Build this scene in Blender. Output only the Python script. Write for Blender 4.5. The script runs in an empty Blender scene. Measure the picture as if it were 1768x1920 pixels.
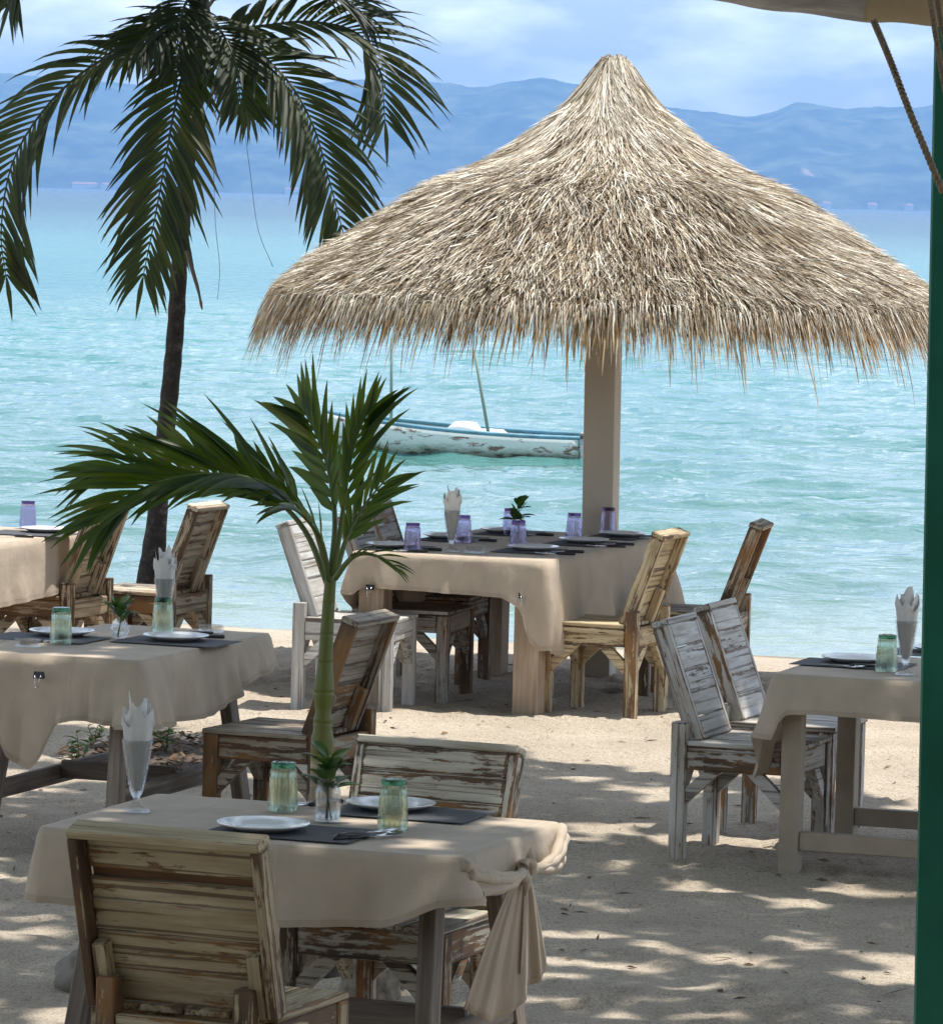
import bpy, bmesh, math, random
import numpy as np
from mathutils import Vector, Matrix, noise
random.seed(7); rng = np.random.default_rng(7)
S = bpy.context.scene
C = S.collection
R = math.radians

# ------------------------------------------------------------------ camera
CAMZ, FPX, W0, H0 = 2.5, 9000.0, 1768.0, 1920.0
PITCH, ROLL = math.atan((960 - 369) / FPX), R(1.5)
_f = Vector((0, math.cos(PITCH), -math.sin(PITCH))); _r = Vector((1, 0, 0)); _u = Vector((0, math.sin(PITCH), math.cos(PITCH)))
_r2 = _r * math.cos(ROLL) + _u * math.sin(ROLL); _u2 = _u * math.cos(ROLL) - _r * math.sin(ROLL)
CAM = Vector((0, 0, CAMZ))
cd = bpy.data.cameras.new('camera'); cam = bpy.data.objects.new('camera', cd); C.objects.link(cam)
cam.matrix_world = Matrix(((_r2.x, _u2.x, -_f.x, 0), (_r2.y, _u2.y, -_f.y, 0), (_r2.z, _u2.z, -_f.z, CAMZ), (0, 0, 0, 1)))
cd.sensor_fit = 'HORIZONTAL'; cd.sensor_width = 36; cd.lens = FPX / W0 * 36; cd.clip_end = 30000; cd.clip_start = 0.1
S.camera = cam
def ray(px, py): return _f * FPX + _r2 * (px - W0 / 2) - _u2 * (py - H0 / 2)
def P(px, py, z=0.0):            # where the sight line through a photo pixel meets height z
    d = ray(px, py); return CAM + d * ((z - CAMZ) / d.z)
def PD(px, py, y):               # ... or distance y
    d = ray(px, py); return CAM + d * (y / d.y)

# ------------------------------------------------------------------ sky, sun, exposure
SUN_EL, SUN_AZ = R(75), R(58)   # azimuth clockwise from +Y: over the sea, to the right
wd = bpy.data.worlds.new('World'); S.world = wd; wd.use_nodes = True
nt = wd.node_tree; nt.nodes.clear()
wo = nt.nodes.new('ShaderNodeOutputWorld'); bg = nt.nodes.new('ShaderNodeBackground')
sky = nt.nodes.new('ShaderNodeTexSky'); sky.sky_type = 'NISHITA'; sky.sun_disc = False
sky.sun_elevation = SUN_EL; sky.sun_rotation = SUN_AZ; sky.air_density = 1.0; sky.dust_density = 0.5; sky.ozone_density = 2.5
tc = nt.nodes.new('ShaderNodeTexCoord')
mp = nt.nodes.new('ShaderNodeMapping'); mp.inputs['Scale'].default_value = (9, 9, 26)
cn = nt.nodes.new('ShaderNodeTexNoise'); cn.inputs['Scale'].default_value = 1.9; cn.inputs['Detail'].default_value = 7; cn.inputs['Roughness'].default_value = .55
cr = nt.nodes.new('ShaderNodeValToRGB'); cr.color_ramp.elements[0].position = .43; cr.color_ramp.elements[1].position = .66
cr.color_ramp.elements[0].color = (0, 0, 0, 1); cr.color_ramp.elements[1].color = (.8, .8, .8, 1)
mx = nt.nodes.new('ShaderNodeMix'); mx.data_type = 'RGBA'; mx.inputs['B'].default_value = (15, 15.4, 15.8, 1)
L = nt.links
va = nt.nodes.new('ShaderNodeVectorMath'); va.operation = 'ADD'; va.inputs[1].default_value = (0, 0, .01); L.new(tc.outputs['Generated'], va.inputs[0]); L.new(va.outputs[0], sky.inputs['Vector'])
L.new(tc.outputs['Generated'], mp.inputs['Vector']); L.new(mp.outputs['Vector'], cn.inputs['Vector']); L.new(cn.outputs['Fac'], cr.inputs['Fac'])
L.new(cr.outputs['Color'], mx.inputs['Factor']); L.new(sky.outputs['Color'], mx.inputs['A']); L.new(mx.outputs['Result'], bg.inputs['Color'])
bg.inputs['Strength'].default_value = 0.125; L.new(bg.outputs['Background'], wo.inputs['Surface'])
sl = bpy.data.lights.new('sun', 'SUN'); sl.energy = 5.0; sl.angle = R(0.53); sl.color = (1, .955, .88)
sun = bpy.data.objects.new('sun', sl); C.objects.link(sun)
TOSUN = Vector((math.sin(SUN_AZ) * math.cos(SUN_EL), math.cos(SUN_AZ) * math.cos(SUN_EL), math.sin(SUN_EL)))
sun.rotation_euler = TOSUN.to_track_quat('Z', 'Y').to_euler(); sun.location = (0, 0, 30)
vs = S.view_settings; vs.view_transform = 'Standard'; vs.look = 'None'; vs.exposure = 0.42; vs.gamma = 1
S.cycles.max_bounces = 10; S.cycles.transparent_max_bounces = 12; S.cycles.transmission_bounces = 10; S.cycles.volume_bounces = 0
S.cycles.caustics_reflective = False; S.cycles.caustics_refractive = False; S.cycles.sample_clamp_indirect = 6

# ------------------------------------------------------------------ helpers
def tag(o, label=None, cat=None, group=None, kind=None):
    if label: o['label'] = label
    if cat: o['category'] = cat
    if group: o['group'] = group
    if kind: o['kind'] = kind
    return o
def empty(name, loc=(0, 0, 0), rz=0, label=None, cat=None, group=None):
    o = bpy.data.objects.new(name, None); C.objects.link(o); o.location = loc; o.rotation_euler = (0, 0, rz); o.empty_display_size = .1
    return tag(o, label, cat, group)
def obj(name, me, mat=None, parent=None, M=None, color=None):
    o = bpy.data.objects.new(name, me); C.objects.link(o)
    if mat is not None and len(me.materials) == 0: me.materials.append(mat)
    if parent is not None: o.parent = parent
    if M is not None: o.matrix_local = M
    if color is not None: o.color = color
    return o
def mesh(name, v, f, smooth=True):
    me = bpy.data.meshes.new(name); me.from_pydata([tuple(x) for x in v], [], f); me.update()
    if smooth: me.shade_smooth()
    return me
class MB:
    def __init__(s): s.v = []; s.f = []
    def add(s, v, f):
        b = len(s.v); s.v.extend(tuple(x) for x in v); s.f.extend(tuple(i + b for i in q) for q in f); return s
    def box(s, c, d, M=None):
        x, y, z = (k / 2 for k in d); c = Vector(c)
        vs_ = [Vector((sx * x, sy * y, sz * z)) for sx in (-1, 1) for sy in (-1, 1) for sz in (-1, 1)]
        vs_ = [(M @ q if M else q) + c for q in vs_]
        return s.add(vs_, [(0, 1, 3, 2), (4, 6, 7, 5), (0, 4, 5, 1), (2, 3, 7, 6), (0, 2, 6, 4), (1, 5, 7, 3)])
    def tube(s, pts, rad, n=8, caps=True):
        pts = [Vector(p) for p in pts]; m = len(pts)
        if not hasattr(rad, '__len__'): rad = [rad] * m
        rings = []; ref = Vector((.31, .17, .93)).normalized()
        for i, p in enumerate(pts):
            t = (pts[min(i + 1, m - 1)] - pts[max(i - 1, 0)]).normalized()
            a = t.cross(ref)
            if a.length < 1e-3: a = t.cross(Vector((1, 0, 0)))
            a.normalize(); b = t.cross(a)
            rings.append([p + (a * math.cos(k * 2 * math.pi / n) + b * math.sin(k * 2 * math.pi / n)) * rad[i] for k in range(n)])
        v = [q for r_ in rings for q in r_]; f = []
        for i in range(m - 1):
            for k in range(n):
                f.append((i * n + k, i * n + (k + 1) % n, (i + 1) * n + (k + 1) % n, (i + 1) * n + k))
        if caps: f += [tuple(range(n))[::-1], tuple((m - 1) * n + k for k in range(n))]
        return s.add(v, f)
    def lathe(s, prof, n=32, mod=None, c=(0, 0, 0)):
        v = []; f = []; m = len(prof)
        for i, (r, z) in enumerate(prof):
            for k in range(n):
                a = k * 2 * math.pi / n; rr = r * (mod(a, z, i) if mod else 1)
                v.append((c[0] + rr * math.cos(a), c[1] + rr * math.sin(a), c[2] + z))
        for i in range(m - 1):
            for k in range(n):
                f.append((i * n + k, i * n + (k + 1) % n, (i + 1) * n + (k + 1) % n, (i + 1) * n + k))
        return s.add(v, f)
    def mesh(s, name, smooth=True): return mesh(name, s.v, s.f, smooth)
    def build(s, name, mat, parent=None, smooth=True, M=None, color=None): return obj(name, s.mesh(name, smooth), mat, parent, M, color)

_bc = {}
def board_mesh(l, w, t):         # bevelled board, long axis local X; shared between boards of one size
    k = (round(l, 3), round(w, 3), round(t, 3))
    if k not in _bc:
        bm = bmesh.new(); bmesh.ops.create_cube(bm, size=1); bmesh.ops.scale(bm, vec=(l, w, t), verts=bm.verts)
        bmesh.ops.bevel(bm, geom=bm.edges[:], offset=min(.004, t * .18), segments=1, affect='EDGES')
        me = bpy.data.meshes.new('board'); bm.to_mesh(me); bm.free(); _bc[k] = me
    return _bc[k]
_bm = {}
def board(name, a, b, w, t, up, mat, parent, color=None):   # from a to b, w across, t along `up`
    a, b = Vector(a), Vector(b); x = (b - a); l = x.length; x.normalize()
    z = Vector(up); z = (z - x * z.dot(x)).normalized(); y = z.cross(x)
    c = (a + b) / 2
    M = Matrix(((x.x, y.x, z.x, c.x), (x.y, y.y, z.y, c.y), (x.z, y.z, z.z, c.z), (0, 0, 0, 1)))
    key = (round(l, 3), round(w, 3), round(t, 3), mat.name)
    if key not in _bm:
        me = board_mesh(l, w, t)
        if len(me.materials): me = me.copy(); me.materials.clear()
        me.materials.append(mat); _bm[key] = me
    return obj(name, _bm[key], None, parent, M, color)

# ------------------------------------------------------------------ materials
def newmat(name):
    m = bpy.data.materials.new(name); m.use_nodes = True; n = m.node_tree.nodes; n.clear()
    out = n.new('ShaderNodeOutputMaterial'); p = n.new('ShaderNodeBsdfPrincipled'); m.node_tree.links.new(p.outputs[0], out.inputs[0])
    return m, n, m.node_tree.links, p, out
def ramp(n, stops, interp='LINEAR'):
    r = n.new('ShaderNodeValToRGB'); e = r.color_ramp.elements; r.color_ramp.interpolation = interp
    e[0].position, e[0].color = stops[0][0], (*stops[0][1], 1); e[1].position, e[1].color = stops[-1][0], (*stops[-1][1], 1)
    for p_, c_ in stops[1:-1]: q = e.new(p_); q.color = (*c_, 1)
    return r
def noise_node(n, l, vec, scale, detail=5, rough=.55, dist=0):
    q = n.new('ShaderNodeTexNoise'); q.inputs['Scale'].default_value = scale; q.inputs['Detail'].default_value = detail
    q.inputs['Roughness'].default_value = rough; q.inputs['Distortion'].default_value = dist; l.new(vec, q.inputs['Vector']); return q
def math_node(n, l, op, a, b, clamp=False):
    q = n.new('ShaderNodeMath'); q.operation = op; q.use_clamp = clamp
    for i, x in enumerate((a, b)):
        if isinstance(x, (int, float)): q.inputs[i].default_value = x
        else: l.new(x, q.inputs[i])
    return q.outputs[0]
def mixc(n, l, f, a, b, typ='MIX'):
    q = n.new('ShaderNodeMix'); q.data_type = 'RGBA'; q.blend_type = typ
    for k, x in (('Factor', f), ('A', a), ('B', b)):
        if isinstance(x, (int, float)): q.inputs[k].default_value = x
        elif isinstance(x, tuple): q.inputs[k].default_value = (*x, 1)
        else: l.new(x, q.inputs[k])
    return q.outputs['Result']
def mapping(n, l, vec, sc):
    q = n.new('ShaderNodeMapping'); q.inputs['Scale'].default_value = sc; l.new(vec, q.inputs['Vector']); return q.outputs[0]
def bump(n, l, p, h, strength, dist):
    b = n.new('ShaderNodeBump'); b.inputs['Strength'].default_value = strength; b.inputs['Distance'].default_value = dist
    l.new(h, b.inputs['Height']); l.new(b.outputs[0], p.inputs['Normal']); return b
def objco(n, l, rnd=True):
    t = n.new('ShaderNodeTexCoord'); o = t.outputs['Object']
    if not rnd: return o, None
    oi = n.new('ShaderNodeObjectInfo'); m = n.new('ShaderNodeVectorMath'); m.operation = 'MULTIPLY_ADD'
    s_ = n.new('ShaderNodeCombineXYZ')
    for i in range(3): l.new(oi.outputs['Random'], s_.inputs[i])
    l.new(s_.outputs[0], m.inputs[0]); m.inputs[1].default_value = (37, 53, 71); l.new(o, m.inputs[2])
    return m.outputs[0], oi

def paint_wood():                # flaking paint over old boards: object colour = paint, alpha = how much is worn off
    m, n, l, p, _ = newmat('flaking_painted_wood')
    co, oi = objco(n, l)
    g = noise_node(n, l, mapping(n, l, co, (2.2, 46, 46)), 1.0, 6, .6, .6)       # grain along the board
    w1 = noise_node(n, l, mapping(n, l, co, (9, 38, 38)), 1.0, 9, .7, .3)      # flakes
    w2 = noise_node(n, l, mapping(n, l, co, (1.6, 5, 5)), 1.0, 3, .5)           # where it is more worn
    s = math_node(n, l, 'ADD', math_node(n, l, 'MULTIPLY', w1.outputs['Fac'], .55), math_node(n, l, 'MULTIPLY', g.outputs['Fac'], .45))
    s = math_node(n, l, 'ADD', s, math_node(n, l, 'MULTIPLY', math_node(n, l, 'SUBTRACT', w2.outputs['Fac'], .5), .30))
    thr = math_node(n, l, 'ADD', math_node(n, l, 'MULTIPLY', oi.outputs['Alpha'], .3), .27)
    ge_ = n.new('ShaderNodeTexCoord'); sg = n.new('ShaderNodeSeparateXYZ'); l.new(ge_.outputs['Generated'], sg.inputs[0]); ds = []
    for ax, k_ in (('X', 5.0), ('Y', 1.0), ('Z', 1.0)): ds.append(math_node(n, l, 'MULTIPLY', math_node(n, l, 'SUBTRACT', .5, math_node(n, l, 'ABSOLUTE', math_node(n, l, 'SUBTRACT', sg.outputs[ax], .5), 0)), k_))
    med = math_node(n, l, 'MAXIMUM', math_node(n, l, 'MINIMUM', ds[0], ds[1]), math_node(n, l, 'MINIMUM', math_node(n, l, 'MAXIMUM', ds[0], ds[1]), ds[2]))
    s = math_node(n, l, 'SUBTRACT', s, math_node(n, l, 'MULTIPLY', math_node(n, l, 'SUBTRACT', 1.0, math_node(n, l, 'MULTIPLY', med, 9, True)), .16))
    d = math_node(n, l, 'SUBTRACT', s, thr)
    paint = math_node(n, l, 'MULTIPLY', d, 26, True)                              # 1 = paint still there
    paint.node.use_clamp = True
    under = ramp(n, [(.3, (.045, .028, .018)), (.5, (.13, .075, .04)), (.62, (.26, .13, .045)), (.75, (.20, .15, .10))])
    w3 = noise_node(n, l, mapping(n, l, co, (3, 9, 9)), 1.0, 4, .5); l.new(w3.outputs['Fac'], under.inputs['Fac'])
    dirt = ramp(n, [(.32, (.60, .53, .44)), (.62, (1, 1, 1))]); dn = noise_node(n, l, mapping(n, l, co, (3, 24, 24)), 1, 6, .65); l.new(dn.outputs['Fac'], dirt.inputs['Fac'])
    pc = mixc(n, l, 1.0, oi.outputs['Color'], dirt.outputs['Color'], 'MULTIPLY')
    sc_ = noise_node(n, l, mapping(n, l, co, (5, 130, 130)), 1, 5, .7, .4); d = math_node(n, l, 'MINIMUM', d, math_node(n, l, 'ADD', math_node(n, l, 'SUBTRACT', sc_.outputs['Fac'], .36), math_node(n, l, 'MULTIPLY', d, .5)))
    paint = math_node(n, l, 'MULTIPLY', d, 26, True)
    crack = ramp(n, [(.37, (.16, .11, .075)), (.45, (1, 1, 1))])
    ck = noise_node(n, l, mapping(n, l, co, (.9, 75, 75)), 1, 3, .5, .2); l.new(ck.outputs['Fac'], crack.inputs['Fac'])
    pc = mixc(n, l, .75, pc, crack.outputs['Color'], 'MULTIPLY')
    l.new(mixc(n, l, paint, under.outputs['Color'], pc), p.inputs['Base Color'])
    p.inputs['Roughness'].default_value = .62; p.inputs['Specular IOR Level'].default_value = .35
    h = math_node(n, l, 'ADD', math_node(n, l, 'MULTIPLY', paint, .5), math_node(n, l, 'MULTIPLY', g.outputs['Fac'], .8))
    bump(n, l, p, h, .55, .0022)
    return m
def raw_wood(name, c1, c2, c3):
    m, n, l, p, _ = newmat(name); co, oi = objco(n, l)
    g = noise_node(n, l, mapping(n, l, co, (1.6, 34, 34)), 1.0, 7, .62, .8)
    r = ramp(n, [(.28, c1), (.5, c2), (.72, c3)]); l.new(g.outputs['Fac'], r.inputs['Fac'])
    b2 = noise_node(n, l, mapping(n, l, co, (2, 6, 6)), 1, 4); r2 = ramp(n, [(.3, (.6, .58, .55)), (.65, (1, 1, 1))]); l.new(b2.outputs['Fac'], r2.inputs['Fac'])
    l.new(mixc(n, l, 1.0, r.outputs['Color'], r2.outputs['Color'], 'MULTIPLY'), p.inputs['Base Color']); p.inputs['Roughness'].default_value = .7
    bump(n, l, p, g.outputs['Fac'], .5, .003); return m
def cloth_mat(name, c):
    m, n, l, p, out = newmat(name); co, _ = objco(n, l, False)
    v = noise_node(n, l, co, 7, 4); r = ramp(n, [(.3, tuple(k * .88 for k in c)), (.7, tuple(min(1, k * 1.06) for k in c))]); l.new(v.outputs['Fac'], r.inputs['Fac'])
    l.new(r.outputs['Color'], p.inputs['Base Color']); p.inputs['Roughness'].default_value = .85; p.inputs['Specular IOR Level'].default_value = .15
    p.inputs['Sheen Weight'].default_value = .15
    f = noise_node(n, l, co, 420, 2); w = noise_node(n, l, co, 11, 4, .5, .2)
    sp = n.new('ShaderNodeSeparateXYZ'); l.new(co, sp.inputs[0]); hs = None
    for ax, st_ in (('X', .47), ('Y', .41)):                                      # pressed fold lines
        q = math_node(n, l, 'ABSOLUTE', math_node(n, l, 'SUBTRACT', math_node(n, l, 'FRACT', math_node(n, l, 'ADD', math_node(n, l, 'DIVIDE', sp.outputs[ax], st_), 10.3), 0), .5), 0)
        q = math_node(n, l, 'MULTIPLY', math_node(n, l, 'SUBTRACT', .022, q), 40, True); hs = q if hs is None else math_node(n, l, 'MAXIMUM', hs, q)
    w2 = noise_node(n, l, mapping(n, l, co, (1, 1, .35)), 34, 5, .6, .8)
    h = math_node(n, l, 'ADD', math_node(n, l, 'MULTIPLY', f.outputs['Fac'], .14), math_node(n, l, 'ADD', w.outputs['Fac'], math_node(n, l, 'MULTIPLY', w2.outputs['Fac'], .28)))
    bump(n, l, p, math_node(n, l, 'ADD', h, math_node(n, l, 'MULTIPLY', hs, .30)), .6, .011)
    tr = n.new('ShaderNodeBsdfTranslucent'); l.new(r.outputs['Color'], tr.inputs['Color']); ms = n.new('ShaderNodeMixShader'); ms.inputs[0].default_value = .22
    l.new(p.outputs[0], ms.inputs[1]); l.new(tr.outputs[0], ms.inputs[2]); l.new(ms.outputs[0], out.inputs[0]); return m
def simple(name, c, rough=.5, metal=0, spec=.5, var=0, sc=20):
    m, n, l, p, _ = newmat(name); p.inputs['Roughness'].default_value = rough; p.inputs['Metallic'].default_value = metal; p.inputs['Specular IOR Level'].default_value = spec
    if var:
        co, _o = objco(n, l); v = noise_node(n, l, co, sc, 5, .6); r = ramp(n, [(.3, tuple(k * (1 - var) for k in c)), (.7, tuple(min(1, k * (1 + var)) for k in c))])
        l.new(v.outputs['Fac'], r.inputs['Fac']); l.new(r.outputs['Color'], p.inputs['Base Color']); bump(n, l, p, v.outputs['Fac'], .3, .004)
    else: p.inputs['Base Color'].default_value = (*c, 1)
    return m
def glass(name, c, rough=.0, clear=.5):     # part of the light passes the thin wall unbent
    m, n, l, p, out = newmat(name); tb = n.new('ShaderNodeBsdfTransparent'); tb.inputs['Color'].default_value = (*c, 1); ms = n.new('ShaderNodeMixShader'); ms.inputs[0].default_value = clear
    l.new(p.outputs[0], ms.inputs[1]); l.new(tb.outputs[0], ms.inputs[2]); l.new(ms.outputs[0], out.inputs[0]); p.inputs['Base Color'].default_value = (*c, 1); p.inputs['Transmission Weight'].default_value = 1; p.inputs['Roughness'].default_value = rough; p.inputs['IOR'].default_value = 1.48; return m
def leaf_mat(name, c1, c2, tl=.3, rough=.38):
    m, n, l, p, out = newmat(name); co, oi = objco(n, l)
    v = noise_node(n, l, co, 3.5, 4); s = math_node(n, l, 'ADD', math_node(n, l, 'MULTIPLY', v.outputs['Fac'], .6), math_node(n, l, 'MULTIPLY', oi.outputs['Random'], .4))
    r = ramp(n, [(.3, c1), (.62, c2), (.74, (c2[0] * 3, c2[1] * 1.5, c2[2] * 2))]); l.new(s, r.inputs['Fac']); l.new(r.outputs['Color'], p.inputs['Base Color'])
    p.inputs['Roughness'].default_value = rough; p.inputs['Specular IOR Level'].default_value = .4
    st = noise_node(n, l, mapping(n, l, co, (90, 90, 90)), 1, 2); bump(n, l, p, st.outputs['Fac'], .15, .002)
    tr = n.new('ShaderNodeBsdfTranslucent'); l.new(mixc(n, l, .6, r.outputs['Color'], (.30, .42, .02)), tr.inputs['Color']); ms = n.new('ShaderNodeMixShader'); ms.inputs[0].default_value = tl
    l.new(p.outputs[0], ms.inputs[1]); l.new(tr.outputs[0], ms.inputs[2]); l.new(ms.outputs[0], out.inputs[0]); return m
def attr_mat(name, rough, tl=0.0):      # colour of each strand comes from its own colour attribute
    m, n, l, p, out = newmat(name); a = n.new('ShaderNodeAttribute'); a.attribute_name = 'col'; l.new(a.outputs['Color'], p.inputs['Base Color'])
    p.inputs['Roughness'].default_value = rough; p.inputs['Specular IOR Level'].default_value = .3
    if tl:
        tr = n.new('ShaderNodeBsdfTranslucent'); l.new(a.outputs['Color'], tr.inputs['Color']); ms = n.new('ShaderNodeMixShader'); ms.inputs[0].default_value = tl
        l.new(p.outputs[0], ms.inputs[1]); l.new(tr.outputs[0], ms.inputs[2]); l.new(ms.outputs[0], out.inputs[0])
    return m
WOOD = paint_wood()
TRESTLE = raw_wood('weathered_trestle_wood', (.06, .045, .035), (.20, .155, .12), (.36, .30, .24))
PALE = raw_wood('pale_table_leg_wood', (.30, .21, .14), (.46, .34, .24), (.55, .43, .32))
BEIGE_PAINT = simple('beige_painted_wood', (.34, .28, .21), .55, var=.12, sc=9)
CREAM_PAINT = simple('cream_painted_post', (.50, .43, .34), .6, var=.08, sc=3)
CLOTH = cloth_mat('beige_cotton_cloth', (.60, .495, .385))
HEM = cloth_mat('beige_double_hem', (.52, .42, .32))
MAT_DARK = simple('charcoal_woven_placemat', (.055, .055, .062), .75, var=.35, sc=150)
WHITE = simple('white_glazed_porcelain', (.78, .78, .78), .12)
STEEL = simple('cutlery_steel', (.72, .72, .74), .18, 1)
BLACK = simple('black_plastic_handle', (.012, .012, .014), .35)
CLIPM = simple('black_clip_enamel', (.01, .01, .012), .3)
GREENG = glass('green_pressed_glass', (.86, .91, .83), 0, .62); PURPLEG = glass('purple_pressed_glass', (.85, .80, .90), 0, .62); CLEARG = glass('clear_glass', (.98, .985, .985), 0, .72)
DARKG = glass('thick_green_glass', (.10, .26, .14), 0, .3); DARKP = glass('thick_purple_glass', (.16, .09, .26), 0, .3)
PAPER = cloth_mat('white_paper_napkin', (.80, .79, .76))
GREENPOST = simple('green_post_enamel', (.024, .19, .125), .4, var=.2, sc=5)
ROPE = simple('brown_twisted_rope', (.30, .235, .165), .9, var=.35, sc=120)
PALMLEAF = leaf_mat('palm_leaflet_green', (.005, .012, .004), (.019, .030, .006), .12, .6)  # leaflet colours darkened in place of shade from trees overhead
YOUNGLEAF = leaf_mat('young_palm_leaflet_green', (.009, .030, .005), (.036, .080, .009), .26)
SPRIG = leaf_mat('sprig_leaf_green', (.02, .07, .02), (.05, .13, .03), .2)
RACHIS = simple('palm_rachis_green', (.10, .13, .03), .5, var=.2, sc=8); DARKRACHIS = simple('dark_palm_rachis', (.035, .042, .014), .6, var=.2, sc=8)

# ------------------------------------------------------------------ ground, sea, hills
SEA_Z = -0.35
def shore(x): return 30.9 - .33 * max(-8.0, min(8.0, x))
def sstep(a, b, t): t = min(1, max(0, (t - a) / (b - a))); return t * t * (3 - 2 * t)
PAV = P(1120, 1262, 0)           # foot of the parasol's pole
def sand_z(x, y, fine=True):
    ys = shore(x); z = 0.0
    if y > ys - 5: z = SEA_Z * (y - (ys - 5)) / 5 if y < ys + 6 else SEA_Z * 11 / 5 - (y - ys - 6) * .05
    if fine and y < ys + 1:
        v = Vector((x, y, 0)); k = 1 - sstep(ys - 2.5, ys - .5, y) * .8
        z += k * (.020 * noise.noise(v * 1.3) + .012 * noise.noise(v * 4.1 + Vector((7, 3, 1))) + .008 * noise.noise(v * 11))
        q = math.hypot(x - PAV.x, (y - PAV.y)); kk = 1 - sstep(1.6, 2.4, q)
        if kk > 0: z += kk * (.030 * noise.noise(Vector((x * 3.1, y * 6, 4))) + .014 * noise.noise(Vector((x * 9, y * 14, 9))) - .01)
    return z
gd = random.Random(21); DENT = {}
for k in range(900):             # footprints and scuffs
    x, y = gd.uniform(-3.2, 3.2), gd.uniform(14.5, 27.5); a = gd.uniform(0, 3.14); d = (x, y, math.cos(a), math.sin(a), gd.uniform(.07, .15), gd.uniform(.04, .07), gd.uniform(.006, .022))
    for cx in range(int((x - .3) // .5), int((x + .3) // .5) + 1):
        for cy in range(int((y - .3) // .5), int((y + .3) // .5) + 1): DENT.setdefault((cx, cy), []).append(d)
def dents(x, y):
    z = 0
    for dx, dy, c, s_, a, b, h in DENT.get((int(x // .5), int(y // .5)), ()):
        u = ((x - dx) * c + (y - dy) * s_) / a; v_ = (-(x - dx) * s_ + (y - dy) * c) / b; q = u * u + v_ * v_
        if q < 4: z += h * (-math.exp(-q * 1.6) + .45 * math.exp(-((math.sqrt(q) - 1.25) / .35) ** 2))
    return z
xs = np.concatenate([[-4000, -1200, -300, -90, -30, -12, -7, -4.5], np.arange(-3.2, 3.21, .032), [4.5, 7, 12, 30, 90, 300, 1200, 4000]])
ys_ = np.concatenate([[-85, -40, -10, 2, 8, 12, 13.5], np.arange(14.4, 32.5, .036), [34, 37, 42, 50, 70]])
v = []; nx, ny = len(xs), len(ys_)
for y in ys_:
    for x in xs: v.append((x, y, sand_z(float(x), float(y), abs(x) < 8 and 5 < y < 33) + dents(float(x), float(y))))
f = [(j * nx + i, j * nx + i + 1, (j + 1) * nx + i + 1, (j + 1) * nx + i) for j in range(ny - 1) for i in range(nx - 1)]
m, n, l, p, _ = newmat('beach_sand'); co = n.new('ShaderNodeTexCoord').outputs['Object']
a1 = noise_node(n, l, co, 1.4, 5); a2 = noise_node(n, l, co, 120, 4, .75); a3 = noise_node(n, l, co, 38, 4, .6)
r1 = ramp(n, [(.3, (.46, .39, .31)), (.7, (.60, .52, .42))]); l.new(a1.outputs['Fac'], r1.inputs['Fac'])
r2 = ramp(n, [(.33, (.22, .19, .16)), (.45, (.85, .85, .85)), (.7, (1.12, 1.10, 1.07))]); l.new(a2.outputs['Fac'], r2.inputs['Fac'])
r3 = ramp(n, [(.3, (.72, .70, .68)), (.5, (1, 1, 1))]); l.new(a3.outputs['Fac'], r3.inputs['Fac'])
c1 = mixc(n, l, 1.0, r1.outputs['Color'], r2.outputs['Color'], 'MULTIPLY'); c1 = mixc(n, l, .8, c1, r3.outputs['Color'], 'MULTIPLY')
gz = n.new('ShaderNodeNewGeometry'); sz_ = n.new('ShaderNodeSeparateXYZ'); l.new(gz.outputs['Position'], sz_.inputs[0]); wet = math_node(n, l, 'MULTIPLY', math_node(n, l, 'SUBTRACT', SEA_Z + .075, math_node(n, l, 'ADD', sz_.outputs['Z'], math_node(n, l, 'MULTIPLY', a1.outputs['Fac'], .04))), 30, True)
l.new(mixc(n, l, wet, c1, mixc(n, l, 1.0, c1, (.55, .50, .45), 'MULTIPLY')), p.inputs['Base Color']); p.inputs['Roughness'].default_value = .95; p.inputs['Specular IOR Level'].default_value = .1
bump(n, l, p, math_node(n, l, 'ADD', math_node(n, l, 'MULTIPLY', a2.outputs['Fac'], .35), a3.outputs['Fac']), 1.0, .020)
tag(obj('beach_sand', mesh('beach_sand', v, f), m), kind='structure')

m, n, l, p, _ = newmat('sea_water'); ge = n.new('ShaderNodeNewGeometry'); sx = n.new('ShaderNodeSeparateXYZ'); l.new(ge.outputs['Position'], sx.inputs[0])
lg = math_node(n, l, 'LOGARITHM', math_node(n, l, 'MAXIMUM', sx.outputs['Y'], 1.0), 10.0)      # depth of the water grows with distance from the shore
mr = n.new('ShaderNodeMapRange'); l.new(lg, mr.inputs[0]); mr.inputs[1].default_value = math.log10(29); mr.inputs[2].default_value = math.log10(2000)
pn = noise_node(n, l, mapping(n, l, ge.outputs['Position'], (.012, .02, .02)), 1, 4); dd = math_node(n, l, 'ADD', mr.outputs[0], math_node(n, l, 'MULTIPLY', math_node(n, l, 'SUBTRACT', pn.outputs['Fac'], .5), .16))
rr = ramp(n, [(0, (.22, .27, .21)), (.04, (.075, .165, .15)), (.17, (.046, .165, .155)), (.32, (.030, .19, .185)), (.48, (.026, .18, .195)), (.60, (.018, .12, .165)), (.74, (.012, .078, .135)), (1, (.010, .065, .125))])
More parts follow.
